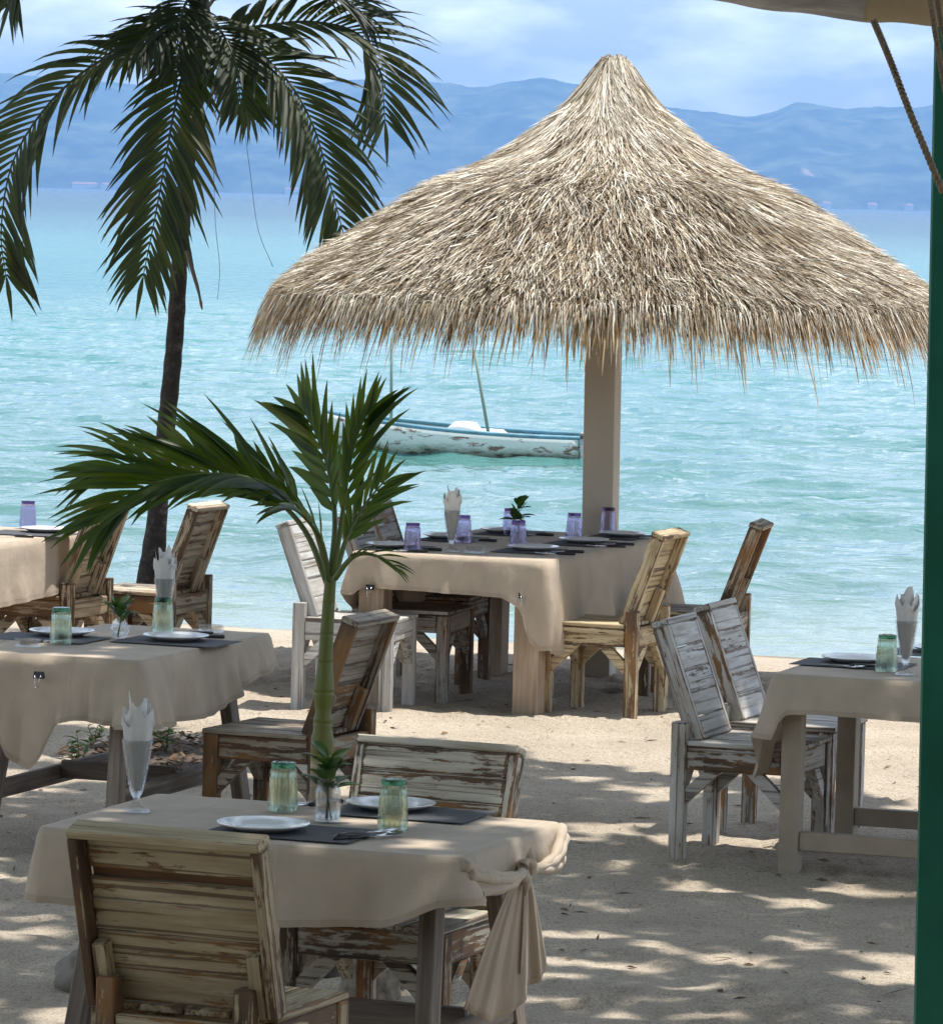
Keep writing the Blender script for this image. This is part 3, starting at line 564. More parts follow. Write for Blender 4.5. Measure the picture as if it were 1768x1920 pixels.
# ------------------------------------------------------------------ chairs
_br = {}
def brace_mesh(t=.034):          # corner brace: a short diagonal board cut flush to leg and rail; local X along the rail, Z down the leg
    if t not in _br:
        q = [(0, -.135), (0, -.070), (.075, 0), (.140, 0)]; V = [(x, y, z) for y in (-t / 2, t / 2) for x, z in q]
        me = mesh('brace', V, [(0, 1, 2, 3), (7, 6, 5, 4)] + [(i, i + 4, (i + 1) % 4 + 4, (i + 1) % 4) for i in range(4)], False); me.materials.append(WOOD); _br[t] = me
    return _br[t]
def chair(pos, rz, label, col, w=.48, bw=None, inner=False, sh=.45, ph=.52, bl=.46, dp=.44, planks=5, slot=False, tiltdeg=20, group='painted wooden chairs'):
    t = empty('wooden_chair', (pos.x, pos.y, 0), rz, label, 'chair', group)
    L_ = .05; X = w / 2 - L_ / 2; Y = dp / 2; bd = .066
    g = random.Random(label)
    def cc(dw=0): k = g.uniform(.86, 1.08); return tuple(c * k for c in col[:3]) + (col[3] + dw + g.uniform(-.13, .13),)
    B = lambda name, a, b, wd_, th_, up: board(name, a, b, wd_, th_, up, WOOD, t, cc(.26 if name in ('post', 'leg', 'side_rail', 'back_side') and col[3] > .1 else 0))
    px_ = X if not inner else X - .05
    def brace(x, y, xd, yd):     # at the corner (x, y), running along (xd, yd)
        d = Vector((xd, yd, 0)); n_ = Vector((-yd, xd, 0)); obj('brace', brace_mesh(), None, t, Matrix(((d.x, n_.x, 0, x), (d.y, n_.y, 0, y), (0, 0, 1, sh - .1105), (0, 0, 0, 1))), cc())
    for s in (-1, 1):
        B('post', (s * px_, -Y, -.03), (s * px_, -Y, ph), L_, .06, (0, 1, 0))
        B('leg', (s * X, Y, -.03), (s * X, Y, sh - .019), L_, .06, (0, 1, 0))
        B('side_rail', (s * X, -Y + .031, sh - .065), (s * X, Y - .031, sh - .065), .09, .036, (s, 0, 0))
        brace(s * X, -Y + .0305, 0, 1); brace(s * X, Y - .0305, 0, -1); brace(s * (X - L_ / 2 - .0005), Y + .004, -s, 0); brace(s * (px_ - L_ / 2 - .0005), -Y - .004, -s, 0)
    B('front_rail', (-X + .026, Y + .004, sh - .065), (X - .026, Y + .004, sh - .065), .09, .036, (0, 1, 0))
    B('back_rail', (-px_ + .026, -Y - .004, sh - .065), (px_ - .026, -Y - .004, sh - .065), .09, .036, (0, 1, 0))
    k = 4; y0 = -Y + .034
    for i in range(k):
        ww = (w - .004) / k; x = -w / 2 + .002 + (i + .5) * ww; B('seat_plank', (x, y0, sh - .009), (x, Y + .035 + g.uniform(-.004, .004), sh - .009), ww - .004, .018, (0, 0, 1))
    tl = R(tiltdeg); up = Vector((0, -math.sin(tl), math.cos(tl))); nb = Vector((0, -math.cos(tl), -math.sin(tl))); o = Vector((0, -Y + .085, sh + .004))
    bw = bw or (w - 2 * L_ - .006); xs_ = bw / 2
    for s in (-1, 1):
        a_ = o + nb * bd / 2 + Vector((s * (xs_ - .014), 0, 0)); B('back_side', a_, a_ + up * bl, bd, .028, (s, 0, 0))
        a_ = o + nb * .042 + Vector((s * (xs_ - .052), 0, 0)) + up * .004; B('support_block', a_, a_ + up * .17, .04, .042, nb)
    a_ = o + up * (bl + .013) + nb * (bd / 2 - .001); B('top_board', a_ - Vector((xs_, 0, 0)), a_ + Vector((xs_, 0, 0)), bd + .006, .024, up)
    hts = [bl / planks] * planks if not slot else [.098, .094, .090, .060, .118]
    z0 = 0
    for i, h in enumerate(hts):
        lo, hi = z0 + (.024 if slot and i == len(hts) - 1 else .0015), z0 + h - .0015
        a_ = o + up * ((lo + hi) / 2) + nb * (.010 + g.uniform(-.002, .002)); hw = xs_ - .0285
        B('back_plank', a_ - Vector((hw, 0, 0)), a_ + Vector((hw, 0, 0)), hi - lo, .018, nb); z0 += h
    if slot: a_ = o + up * (sum(hts[:4]) + .012) - nb * .004; board('slot_board', a_ - Vector((xs_ - .03, 0, 0)), a_ + Vector((xs_ - .03, 0, 0)), .05, .008, nb, WOOD, t, (.20, .11, .05, .1))
    return t
WHT, CRM, GRY, TAN = (.60, .585, .56, .32), (.60, .50, .33, .40), (.42, .37, .30, .55), (.55, .46, .34, .45)
def by_foot(px, py, rz, lx, ly, z=0):   # chair whose local point (lx, ly, z) stands at a photo pixel
    q = P(px, py, z); c, s = math.cos(rz), math.sin(rz); return Vector((q.x - (lx * c - ly * s), q.y - (lx * s + ly * c), 0))
FU = lambda th: R(th) - math.pi / 2      # rotation so that local +y faces along +u (right)
FM = lambda th: R(th) + math.pi / 2      # ... along -u (left)
X_, Y_ = .215, .22
rz = FU(-20); chair(by_foot(1269, 1607, rz, X_, -Y_), rz, 'white flaking chair in front, nearer of the pair at the green post table', WHT)
rz = FU(-20); chair(by_foot(1346, 1562, rz, X_, -Y_), rz, 'white flaking chair behind its twin, farther of the pair at green post table', WHT)
rz = FM(-22); chair(by_foot(1181, 1346, rz, -X_, -Y_), rz, 'cream chair with yellowed back, close to the parasol table\'s draped corner', CRM)
rz = FM(-12); chair(by_foot(1366, 1318, rz, -X_, -Y_), rz, 'brown-stained chair nearest the water on the parasol table\'s open side', (.52, .45, .34, .62))
rz = FU(-14); chair(by_foot(765, 1322, rz, -X_, Y_), rz, 'smooth white chair at the parasol table, just behind the young palm', (.62, .62, .62, .02))
rz = FU(-16); chair(by_foot(873, 1301, rz, -X_, Y_), rz, 'grey chair tucked under the middle of the parasol table', (.50, .49, .48, .45))
rz = FU(-16); chair(by_foot(907, 1270, rz, -X_, Y_), rz, 'dark worn chair tucked under the parasol table, farthest from camera', (.40, .38, .36, .55))
rz = FM(-23); chair(by_foot(384, 1365, rz, -.225, Y_ + .035, .45), rz, 'grey-brown chair behind the young palm stem, facing the clipped cloth table', GRY, w=.50)
rz = FM(-22); chair(by_foot(200, 1083, rz, X_, -Y_, .52), rz, 'tan chair at the sunlit left-edge table, under the arching frond', TAN)
rz = FM(-22); chair(by_foot(386, 1077, rz, X_, -Y_, .52), rz, 'tan chair standing by the water, just right of the palm trunk', (.60, .52, .40, .45))
qa, qb = P(150, 1545, .90), P(512, 1581, .90); mid = (qa + qb) / 2; ang = R(-22); w = .53
vv = Vector((-math.sin(ang), math.cos(ang), 0)); pos = mid + vv * .255; chair(pos, ang, 'battered plank-backed chair in the foreground with its back to the camera', (.46, .385, .25, .42), w=w, bw=w, inner=True, planks=6, slot=True, tiltdeg=17)
qa, qb = P(663, 1388, .90), P(968, 1411, .90); mid = (qa + qb) / 2; vv = Vector((-math.sin(ang), math.cos(ang), 0)); pos = mid - vv * .255
chair(pos, ang + math.pi, 'plank-backed chair with red-brown scars on the far side of the nearest table', (.58, .55, .46, .50), w=.51, bw=.51, inner=True, planks=6, tiltdeg=17)

# ------------------------------------------------------------------ things on the tables
TT = TZ + .0035
def place(px, py, z=TT): return P(px, py, z)
def tumbler(px, py, mat, label, group):
    ribs = 18
    def md(a, z, i): return 1 + (.055 * math.cos(ribs * a) if .006 < z < .095 and i < 14 else (.05 * abs(math.cos(6 * a)) if .100 < z < .122 and i < 14 else 0))
    out = [(.0395, 0), (.0412, .004), (.0408, .02), (.0395, .05), (.0380, .08), (.0372, .094), (.0366, .098), (.0362, .103), (.0362, .112), (.0352, .120), (.0345, .124), (.0345, .136), (.0335, .139), (.012, .139)]
    inn = [(.012, .122), (.029, .121), (.0325, .110), (.0345, .08), (.036, .05), (.0375, .01), (.0395, 0)]
    e = empty('tumbler', place(px, py), 0, label, 'glass', group)
    MB().lathe(out[:10] + [(.0335, .1215)] + inn[1:], 72, md).build('bowl', mat, e); MB().lathe([(0, .1235), (.0335, .1235)] + out[10:13] + [(.030, .1395), (.014, .137), (0, .137)], 48).build('thick_base', DARKG if mat is GREENG else DARKP, e)
def sundae(px, py, label, zone):
    pr = [(.0, .0), (.038, .0), (.040, .004), (.034, .010), (.016, .020), (.009, .030), (.010, .040), (.016, .050), (.022, .075), (.031, .12), (.039, .17), (.042, .196), (.0435, .2), (.0425, .203), (.0405, .2), (.037, .17), (.029, .12), (.019, .075), (.010, .055), (0, .052)]
    t = place(px, py); md = lambda a, z, i: 1 + (.025 * math.cos(10 * a) if .055 < z < .18 and i < 12 else 0)
    o = MB().lathe(pr, 60, md).build('sundae_glass', CLEARG); o.location = t; tag(o, label, 'glass', 'footed glasses holding napkins')
    g = random.Random(px)
    for j, (k, zt, sc, nm) in enumerate([(6, .285, 1.0, 'outermost'), (5, .295, .80, 'middle'), (3, .325, .55, 'innermost, tallest')]):
        mb = MB(); n_ = k * 8; V = []; F = []; rows = [(.060, .010), (.10, .021), (.15, .030), (.195, .036), (.24, .041)]
        for z, r in rows:
            for i in range(n_): a = i / n_ * 6.2832; V.append((r * sc * math.cos(a) * (1 + .06 * math.sin(k * a + j)), r * sc * math.sin(a) * (1 + .06 * math.sin(k * a + j)), z))
        for i in range(n_):
            a = i / n_ * 6.2832; ph = (i % 8) / 8; pk = 1 - abs(ph - .5) * 2; zz = zt - .035 + .034 * pk + .018 * math.sin(a * 2 + j * 2 + px); r = (.046 + .004 * pk) * sc; V.append((r * math.cos(a), r * math.sin(a), zz))
        for q in range(len(rows)):
            for i in range(n_): F.append((q * n_ + i, q * n_ + (i + 1) % n_, (q + 1) * n_ + (i + 1) % n_, (q + 1) * n_ + i))
        mb.add(V, F); o = mb.build('paper_napkin', PAPER, None, False); o.location = t; md_ = o.modifiers.new('thick', 'SOLIDIFY'); md_.thickness = .0008
        tag(o, '%s white paper napkin fanned in the footed glass %s' % (nm, zone), 'napkin', 'paper napkins')
def plate(px, py, label, r=.128):
    pr = [(0, .004), (.55, .004), (.62, .006), (.68, .012), (.80, .016), (.97, .021), (1.0, .0215), (.985, .018), (.80, .010), (.62, .0), (.3, .0), (0, .0)]
    o = MB().lathe([(a * r, z) for a, z in pr], 64).build('plate', WHITE); o.location = place(px, py, TT + .003); tag(o, label, 'plate', 'white dinner plates'); return o
def placemat(px, py, label, th=TH, w=.43, d=.30):
    o = obj('placemat', board_mesh(w, d, .0022).copy(), MAT_DARK); o.location = place(px, py, TT + .0014); o.rotation_euler = (0, 0, th); tag(o, label, 'placemat', 'charcoal placemats'); return o
def cutlery(kind, px, py, rz, label):
    e = empty(kind, place(px, py, TT + .0055), rz, label, kind.split('_')[-1], 'table cutlery')
    MB().tube([(-.105, 0, 0), (-.10, 0, 0), (-.06, 0, .001), (-.012, 0, .001), (-.008, 0, 0)], [.004, .0075, .008, .0065, .004], 10).build('handle', BLACK, e)
    h = MB()
    if kind == 'dinner_knife': h.add([(-.01, -.004, -.001), (.02, -.009, -.001), (.09, -.008, -.001), (.112, .002, -.001), (.09, .007, -.001), (-.01, .004, -.001), (-.01, -.004, .001), (.02, -.009, .0), (.09, -.008, 0), (.112, .002, 0), (.09, .007, .001), (-.01, .004, .001)], [(0, 1, 2, 3, 4, 5)[::-1], (6, 7, 8, 9, 10, 11)] + [(i, (i + 1) % 6, 6 + (i + 1) % 6, 6 + i) for i in range(6)])
    elif kind == 'dinner_fork':
        h.tube([(-.01, 0, 0), (.03, 0, .001), (.045, 0, .0)], [.003, .004, .008], 8)
        for y in (-.0095, -.0032, .0032, .0095): h.tube([(.04, y * .8, 0), (.065, y, .001), (.098, y, .006)], [.0022, .002, .001], 6)
    else:
        h.tube([(-.01, 0, 0), (.04, 0, .001)], [.003, .004], 8)
        V = []; F = []
        for j in range(7):
            for i in range(16): a = i / 16 * 6.2832; r = j / 6; V.append((.066 + .030 * r * math.cos(a), .019 * r * math.sin(a), -.002 + .007 * r * r))
        for j in range(6):
            for i in range(16): F.append((j * 16 + i, j * 16 + (i + 1) % 16, (j + 1) * 16 + (i + 1) % 16, (j + 1) * 16 + i))
        h.add(V, F)
    h.build('head', STEEL, e)
def sprig(parent, z0, n, spread, ht, seed, leaf=.055):
    g = random.Random(seed); st = MB()
    for s in range(3):
        a = g.uniform(0, 6.28); st.tube([(.008 * math.cos(a + 3), .008 * math.sin(a + 3), .012), (0.003 * math.cos(a), .003 * math.sin(a), z0), (.012 * math.cos(a), .012 * math.sin(a), z0 + ht)], .0018, 5)
    st.build('stem', RACHIS, parent)
    for i in range(n):
        a = i * 2.4 + g.uniform(-.3, .3); e = g.uniform(.1, 1.15); ln = leaf * g.uniform(.75, 1.25); wd_ = ln * .25; b = Vector((.008 * math.cos(a), .008 * math.sin(a), z0 + ht * g.uniform(.0, 1)))
        d = Vector((math.cos(a) * math.cos(e), math.sin(a) * math.cos(e), math.sin(e))); sd = Vector((-math.sin(a), math.cos(a), 0)); V = []; F = []
        for j in range(6):
            t = j / 5; w_ = wd_ * math.sin(math.pi * min(1, t * .93 + .07)) ** .8; c = b + d * (ln * t) - Vector((0, 0, 1)) * (.35 * ln * t * t * spread); up_ = Vector((0, 0, 1))
            V += [c - sd * w_ + up_ * w_ * .35, c, c + sd * w_ + up_ * w_ * .35]
        for j in range(5): F += [(3 * j, 3 * j + 1, 3 * j + 4, 3 * j + 3), (3 * j + 1, 3 * j + 2, 3 * j + 5, 3 * j + 4)]
        MB().add(V, F).build('leaf', SPRIG, parent)
def jar_vase(px, py, label):
    e = empty('jar_vase', place(px, py), 0, label, 'vase', 'leafy table vases')
    MB().lathe([(0, 0), (.033, 0), (.036, .004), (.036, .085), (.034, .094), (.031, .098), (.0325, .103), (.031, .108), (.0325, .113), (.031, .118), (.0325, .124), (.0295, .124), (.029, .098), (.0325, .088), (.0330, .008), (0, .006)], 40).build('jar', CLEARG, e)
    MB().lathe([(0, .0075), (.0322, .0085), (.0324, .060), (0, .060)], 32).build('water', glass('vase_water', (.97, .98, .98)) if 'vase_water' not in bpy.data.materials else bpy.data.materials['vase_water'], e)
    sprig(e, .080, 24, .5, .10, px, .082)
def bowl_vase(px, py, label):
    e = empty('bowl_vase', place(px, py), 0, label, 'vase', 'leafy table vases')
    MB().lathe([(0, 0), (.016, 0), (.030, .010), (.038, .030), (.036, .050), (.026, .066), (.022, .070), (.024, .074), (.021, .073), (.020, .069), (.034, .048), (.0355, .030), (.027, .012), (0, .005)], 40).build('bowl', CLEARG, e)
    sprig(e, .055, 22, .4, .08, px, .068)
def ashtray(px, py, label):
    n_ = 64
    def md(a, z, i): return 1 + (.03 * math.cos(16 * a) if z > .005 else 0)
    o = MB().lathe([(0, 0), (.046, 0), (.050, .004), (.048, .026), (.045, .030), (.040, .028), (.036, .010), (0, .008)], n_, md).build('ashtray', CLEARG); o.location = place(px, py); tag(o, label, 'ashtray', 'glass ashtrays')
def clip(p_, rz, label):
    e = empty('binder_clip', p_, rz, label, 'clip', 'black binder clips')
    MB().add([(-.02, -.011, -.012), (.02, -.011, -.012), (.02, .011, -.012), (-.02, .011, -.012), (-.02, -.0015, .014), (.02, -.0015, .014), (.02, .0015, .014), (-.02, .0015, .014)], [(0, 1, 5, 4), (2, 3, 7, 6), (0, 4, 7, 3), (1, 2, 6, 5), (4, 5, 6, 7), (3, 2, 1, 0)]).build('body', CLIPM, e, False)
    MB().tube([(-.012, -.012, .0), (-.008, -.018, -.022), (-.006, -.02, -.045), (.006, -.02, -.045), (.008, -.018, -.022), (.012, -.012, 0)], .0012, 6).build('wire_handle', STEEL, e)

# nearest table
placemat(549, 1560, 'charcoal placemat under the front plate of the nearest table')
placemat(766, 1524, 'charcoal placemat under the rear plate of the nearest table')
plate(494, 1556, 'white plate at the front of the nearest table, behind the battered chair')
plate(733, 1517, 'white plate at the rear of the nearest table, behind a green tumbler')
tumbler(530, 1521, GREENG, 'upturned green tumbler left of the leafy jar on the nearest table', 'upturned green tumblers')
tumbler(736, 1555, GREENG, 'upturned green tumbler right of the leafy jar, beside the spoon', 'upturned green tumblers')
jar_vase(614, 1541, 'clear glass jar with a leafy sprig standing on the nearest table')
sundae(255, 1522, 'tall footed glass stuffed with napkins on the nearest table', 'on the nearest table')
cutlery('dinner_fork', 690, 1562, R(40), 'fork lying on the front placemat of the nearest table')
cutlery('dinner_knife', 684, 1569, R(38), 'black-handled knife beside the fork on the front placemat')
cutlery('dinner_spoon', 708, 1567, R(42), 'spoon lying next to the right-hand green tumbler')
cutlery('dinner_fork', 574, 1510, R(215), 'fork lying left of the leafy jar on the nearest table')
cutlery('dinner_knife', 584, 1505, R(212), 'black-handled knife left of the leafy jar on nearest table')
# left table
placemat(85, 1196, 'charcoal placemat under the plate at the left table\'s far side'); placemat(330, 1203, 'charcoal placemat under the plate at the left table\'s near side')
plate(116, 1191, 'white plate behind a green tumbler on the clipped cloth table'); plate(330, 1200, 'white plate nearest the clipped cloth table\'s right edge')
tumbler(114, 1207, GREENG, 'upturned green tumbler in front of a plate on the clipped cloth table', 'upturned green tumblers')
tumbler(305, 1187, GREENG, 'upturned green tumbler in front of the napkin glass on clipped cloth table', 'upturned green tumblers')
sundae(307, 1180, 'tall footed napkin glass in front of the palm trunk', 'by the palm trunk')
bowl_vase(224, 1197, 'round glass bowl vase with sprig on the clipped cloth table'); ashtray(52, 1213, 'clear glass ashtray at the left edge of the photo'); ashtray(396, 1186, 'clear glass ashtray near the far right corner of the clipped cloth table')
cutlery('dinner_knife', 372, 1194, R(195), 'black-handled knife beside the plate on the clipped cloth table'); cutlery('dinner_fork', 352, 1188, R(200), 'fork leaning by the plate on the clipped cloth table'); cutlery('dinner_fork', 84, 1203, R(30), 'fork beside the ashtray at the left edge')
# parasol table
seats = [(733, 1026, 'front plate on the palm side of the parasol table'), (838, 1009, 'middle plate on the palm side of the parasol table'), (945, 998, 'rearmost plate on the palm side of the parasol table'), (1000, 1031, 'front plate on the open side of the parasol table'), (1095, 1017, 'middle plate on the open side of the parasol table'), (1168, 1005, 'rearmost plate on the open side of the parasol table')]
for i, (x, y, s) in enumerate(seats):
    placemat(x + (10 if i < 3 else -8), y + 1, 'charcoal placemat under the ' + s, TH + math.pi / 2, .40, .28); plate(x, y, 'white ' + s)
    cutlery('dinner_knife', x + 56, y + 3 if i > 2 else y + 4, R(187), 'black-handled knife by the ' + s)
    if i in (0, 3, 4): cutlery('dinner_fork', x + 40 if i else x + 30, y + 7, R(190), 'fork by the ' + s)
for x, y, s in [(773, 1033, 'beside the frontmost palm-side plate of the parasol table'), (868, 1017, 'just behind the parasol table\'s napkin glass'), (957, 1003, 'partly behind the sprig on the parasol table'), (971, 1027, 'in front of the sprig on the parasol table'), (1076, 1012, 'left of the post on the parasol table'), (1140, 1001, 'right against the post on the parasol table')]:
    tumbler(x, y, PURPLEG, 'upturned purple tumbler ' + s, 'upturned purple tumblers')
sundae(846, 1034, 'tall footed napkin glass at the front of the parasol table', 'on the parasol table'); ashtray(889, 1037, 'clear glass ashtray beside the parasol table\'s napkin glass')
jar_vase(970, 1013, 'small jar with dark leafy sprig in the middle of the parasol table')
# right table
placemat(1600, 1245, 'charcoal placemat on the left side of the green post table'); plate(1602, 1241, 'white plate on the left side of the green post table')
tumbler(1662, 1259, GREENG, 'upturned green tumbler on the green post table', 'upturned green tumblers'); sundae(1697, 1265, 'tall footed napkin glass beside the green post', 'beside the green post')
cutlery('dinner_knife', 1590, 1248, R(170), 'black-handled knife in front of the plate on the green post table'); cutlery('dinner_fork', 1622, 1250, R(215), 'fork in front of the plate on the green post table')
placemat(1760, 1226, 'charcoal placemat half behind the green post'); plate(1768, 1222, 'white plate mostly hidden behind the green post')
# far left table
placemat(60, 1000, 'charcoal placemat on the sunlit left-edge table'); plate(86, 997, 'white plate on the sunlit left-edge table'); tumbler(52, 990, PURPLEG, 'upturned purple tumbler alone on the sunlit left-edge table', 'upturned purple tumblers'); cutlery('dinner_knife', 24, 1005, R(183), 'black-handled knife on the sunlit left-edge table')
def on_front(c, a, b, s, dz, out=.03):   # a point just outside a cloth's front edge
    u, vq = uv(); q = c + u * (a * s) - vq * (b + out); return Vector((q.x, q.y, TZ - dz))
clip(on_front(c2_, a2_, b2_, -.05, .07, .06), TH, 'black binder clip on the left table\'s front flap')
clip(on_front(c3_, a3_, b3_, -.78, .17), TH, 'black binder clip under the parasol table\'s front hem, beside the young palm'); clip(on_front(c3_, a3_, b3_, .80, .17), TH + .5, 'black binder clip at the draped corner of the parasol table')

# ------------------------------------------------------------------ palms
def catmull(pts, n):
    pts = [Vector(p) for p in pts]; pts = [pts[0] * 2 - pts[1]] + pts + [pts[-1] * 2 - pts[-2]]; out = []; m_ = len(pts) - 3
    for i in range(n + 1):
        t = i / n * m_; k = min(m_ - 1, int(t)); t -= k; a, b, c, d = pts[k:k + 4]
        out.append(.5 * ((2 * b) + (c - a) * t + (2 * a - 5 * b + 4 * c - d) * t * t + (3 * b - a - 3 * c + d) * t ** 3))
    return out
def leaflet_geo(base, d, nrm, ln, wd, droop, twist, g):
    V = []; F = []; p = Vector(base); d = Vector(d).normalized(); k = 6
    for j in range(k + 1):
        t = j / k; w_ = wd * (.35 + .65 * min(1, t * 4)) * (1 - max(0, t - .35) / .65) ** .75 if j < k else wd * .02
        sd = d.cross(nrm).normalized(); q = sd.cross(d).normalized(); V += [p - sd * w_ + q * w_ * .45, p.copy(), p + sd * w_ + q * w_ * .45]
        d = (d + Vector((0, 0, -1)) * droop / k * (.3 + 1.4 * t) + sd * twist / k).normalized(); p = p + d * (ln / k)
    for j in range(k): F += [(3 * j, 3 * j + 1, 3 * j + 4, 3 * j + 3), (3 * j + 1, 3 * j + 2, 3 * j + 5, 3 * j + 4)]
    return V, F
budget = {}
def frond(tree, pts, npair, ln, wd, mat, origin, seed, normal=(0, 0, 1), fwd=.75, droop=.5, start=.14, limit=300, rr=.012, spread=1.0):
    g = random.Random(seed); path = catmull(pts, 28); fr = MB(); fr.tube([q - origin for q in path], [rr * (1 - .85 * i / 28) + .0012 for i in range(29)], 6); f_ = fr.build('frond', RACHIS if mat is YOUNGLEAF else DARKRACHIS, tree)
    extra = MB(); cnt = budget.setdefault(tree.name, [0]); up = Vector(normal).normalized()
    for i in range(npair):
        t = start + (1 - start) * (i + .5) / npair; k = t * 28; j = min(27, int(k)); b = path[j].lerp(path[j + 1], k - j); tg = (path[j + 1] - path[j]).normalized()
        sd = tg.cross(up).normalized(); nr = sd.cross(tg).normalized()
        for s in (-1, 1):
            tt = (t - start) / (1 - start); L_ = ln * (.55 + .9 * math.sin(math.pi * (tt * .72 + .14)) - .45) * 1.1 * g.uniform(.85, 1.12); ff = fwd + .6 * tt + g.uniform(-.12, .12)
            d = sd * s * spread + tg * ff + nr * g.uniform(.12, .32)
            V, F = leaflet_geo(b + sd * s * rr * .4 - origin, d, nr, L_, wd * g.uniform(.8, 1.15) * (1 - .35 * tt), droop * g.uniform(.6, 1.4), g.uniform(-.15, .15), g)
            if cnt[0] < limit: MB().add(V, F).build('leaflet', mat, f_); cnt[0] += 1
            else: extra.add(V, F)
    tip, F = leaflet_geo(path[-1] - origin, path[-1] - path[-3], up, ln * .5, wd * .6, droop, 0, g); extra.add(tip, F)
    o = extra.build('leaflet_rest', mat, f_); o['kind'] = 'stuff'
    return f_
# tall palm
TB = P(272, 1200, 0); TY = TB.y
tp = empty('palm_tree', TB, 0, 'tall slender palm with dark drooping fronds beside the left table', 'palm tree')
Q = lambda px, py, dy=0: PD(px, py, TY + dy)
trunk_m, n, l, p, _ = newmat('ringed_palm_bark'); co, _o = objco(n, l); wv = n.new('ShaderNodeTexWave'); wv.bands_direction = 'Z'; wv.inputs['Scale'].default_value = 7; wv.inputs['Distortion'].default_value = 3; wv.inputs['Detail'].default_value = 4; l.new(co, wv.inputs['Vector'])
nb_ = noise_node(n, l, co, 22, 6, .65); rb = ramp(n, [(.3, (.014, .011, .009)), (.55, (.040, .033, .028)), (.74, (.13, .115, .10))]); l.new(nb_.outputs['Fac'], rb.inputs['Fac']); l.new(rb.outputs['Color'], p.inputs['Base Color']); p.inputs['Roughness'].default_value = .9
bump(n, l, p, math_node(n, l, 'ADD', math_node(n, l, 'MULTIPLY', wv.outputs['Fac'], .5), nb_.outputs['Fac']), .8, .012)
tpts = [Q(268, 1215), Q(278, 1120), Q(292, 1000), Q(305, 860), Q(318, 740), Q(329, 620), Q(336, 500), Q(345, 380), Q(356, 250), Q(366, 130), Q(372, 40)]
path = catmull(tpts, 60); rad = [.105 - .045 * min(1, i / 14) - .016 * min(1, i / 40) + .0025 * math.sin(i * 2.4) for i in range(61)]
MB().tube([q - TB for q in path], rad, 16).build('trunk', trunk_m, tp)
MB().tube([q - TB for q in catmull([Q(358, 230), Q(366, 130), Q(374, 20), Q(378, -60)], 12)], [.045, .055, .07, .075, .08, .08, .075, .07, .06, .05, .04, .03, .02], 12).build('crownshaft', simple('dark_crownshaft', (.012, .014, .007), .8, var=.3, sc=10), tp)
TF = [([(372, 70, -.05), (352, 110, -.35), (330, 190, -.55), (312, 290, -.65), (292, 400, -.7), (268, 520, -.72)], 27, .42, (0, -1, .25), 101, .9),
      ([(366, 60, 0), (290, 78, -.2), (190, 112, -.3), (95, 190, -.35), (25, 300, -.4), (2, 430, -.4), (12, 520, -.42)], 30, .44, (0, -.6, 1), 102, .8),
      ([(380, 70, 0), (455, 92, -.25), (530, 140, -.4), (585, 230, -.5), (618, 340, -.55), (655, 480, -.6)], 28, .42, (.3, -.8, .6), 103, .85),
      ([(382, 50, 0), (470, 50, .1), (580, 40, .15), (670, 62, .15), (712, 130, .1), (722, 230, .08)], 27, .46, (.2, -.5, .9), 104, .6),
      ([(366, 40, 0), (330, 40, .3), (280, 52, .5), (232, 78, .6), (205, 120, .65)], 18, .32, (0, -.3, 1), 105, .8),
      ([(370, 30, 0), (330, -40, -.1), (250, -90, -.2), (130, -100, -.3), (50, -60, -.35), (18, 10, -.35)], 24, .40, (0, -.5, 1), 106, .8),
      ([(376, 30, 0), (430, -30, .1), (520, -50, .2), (620, -20, .25), (690, 30, .25)], 22, .40, (0, -.5, 1), 107, .7),
      ([(374, 20, 0), (380, -60, .2), (400, -160, .3), (460, -240, .3)], 18, .40, (0, -1, .3), 108, .8),
      ([(374, 20, 0), (350, -60, -.2), (320, -170, -.4), (250, -240, -.5)], 18, .40, (0, -1, .3), 109, .8),
      ([(374, 20, 0), (345, 30, -.3), (300, 55, -.5), (245, 105, -.6)], 16, .30, (0, -.7, .8), 111, .8),
      ([(376, 25, 0), (412, 55, -.3), (440, 115, -.45), (452, 200, -.5)], 16, .30, (.2, -.8, .6), 112, .8),
      ([(372, 20, 0), (352, 0, -.3), (336, 50, -.5), (330, 130, -.55)], 15, .28, (0, -1, .3), 113, .8),
      ([(376, 60, 0), (420, 95, .35), (450, 150, .5), (470, 215, .55)], 14, .30, (0, -.6, 1), 110, .8)]
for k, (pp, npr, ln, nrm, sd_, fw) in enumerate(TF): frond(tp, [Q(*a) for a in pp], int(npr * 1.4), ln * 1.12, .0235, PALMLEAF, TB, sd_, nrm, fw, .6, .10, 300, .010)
gq = random.Random(77); top = Q(374, -10)
for k in range(9):               # upper fronds, above the picture: they shade the ones below
    a = k * .698 + .3; el = .35 + .5 * (k % 2); d = Vector((math.cos(a), math.sin(a), 0)); r_ = 1.25
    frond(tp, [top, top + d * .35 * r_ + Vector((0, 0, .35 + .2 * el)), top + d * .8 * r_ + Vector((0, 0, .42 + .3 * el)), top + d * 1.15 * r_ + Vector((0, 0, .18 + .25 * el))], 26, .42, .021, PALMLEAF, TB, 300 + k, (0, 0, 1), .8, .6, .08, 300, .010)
MB().tube([q - TB for q in catmull([Q(350, 470, -.08), Q(362, 510, -.1), Q(372, 545, -.1), Q(379, 580, -.1)], 10)], [.012, .013, .014, .013, .012, .011, .010, .008, .007, .009, .004], 6).build('dead_sheath', simple('dead_sheath_brown', (.16, .13, .11), .9), tp)
for pp in ([(400, 300), (404, 420), (412, 500), (408, 560)], [(455, 215), (470, 330), (484, 430), (512, 500)]): MB().tube([q - TB for q in catmull([Q(a, b, -.3) for a, b in pp], 12)], .0014, 4).build('hanging_fibre', trunk_m, tp)
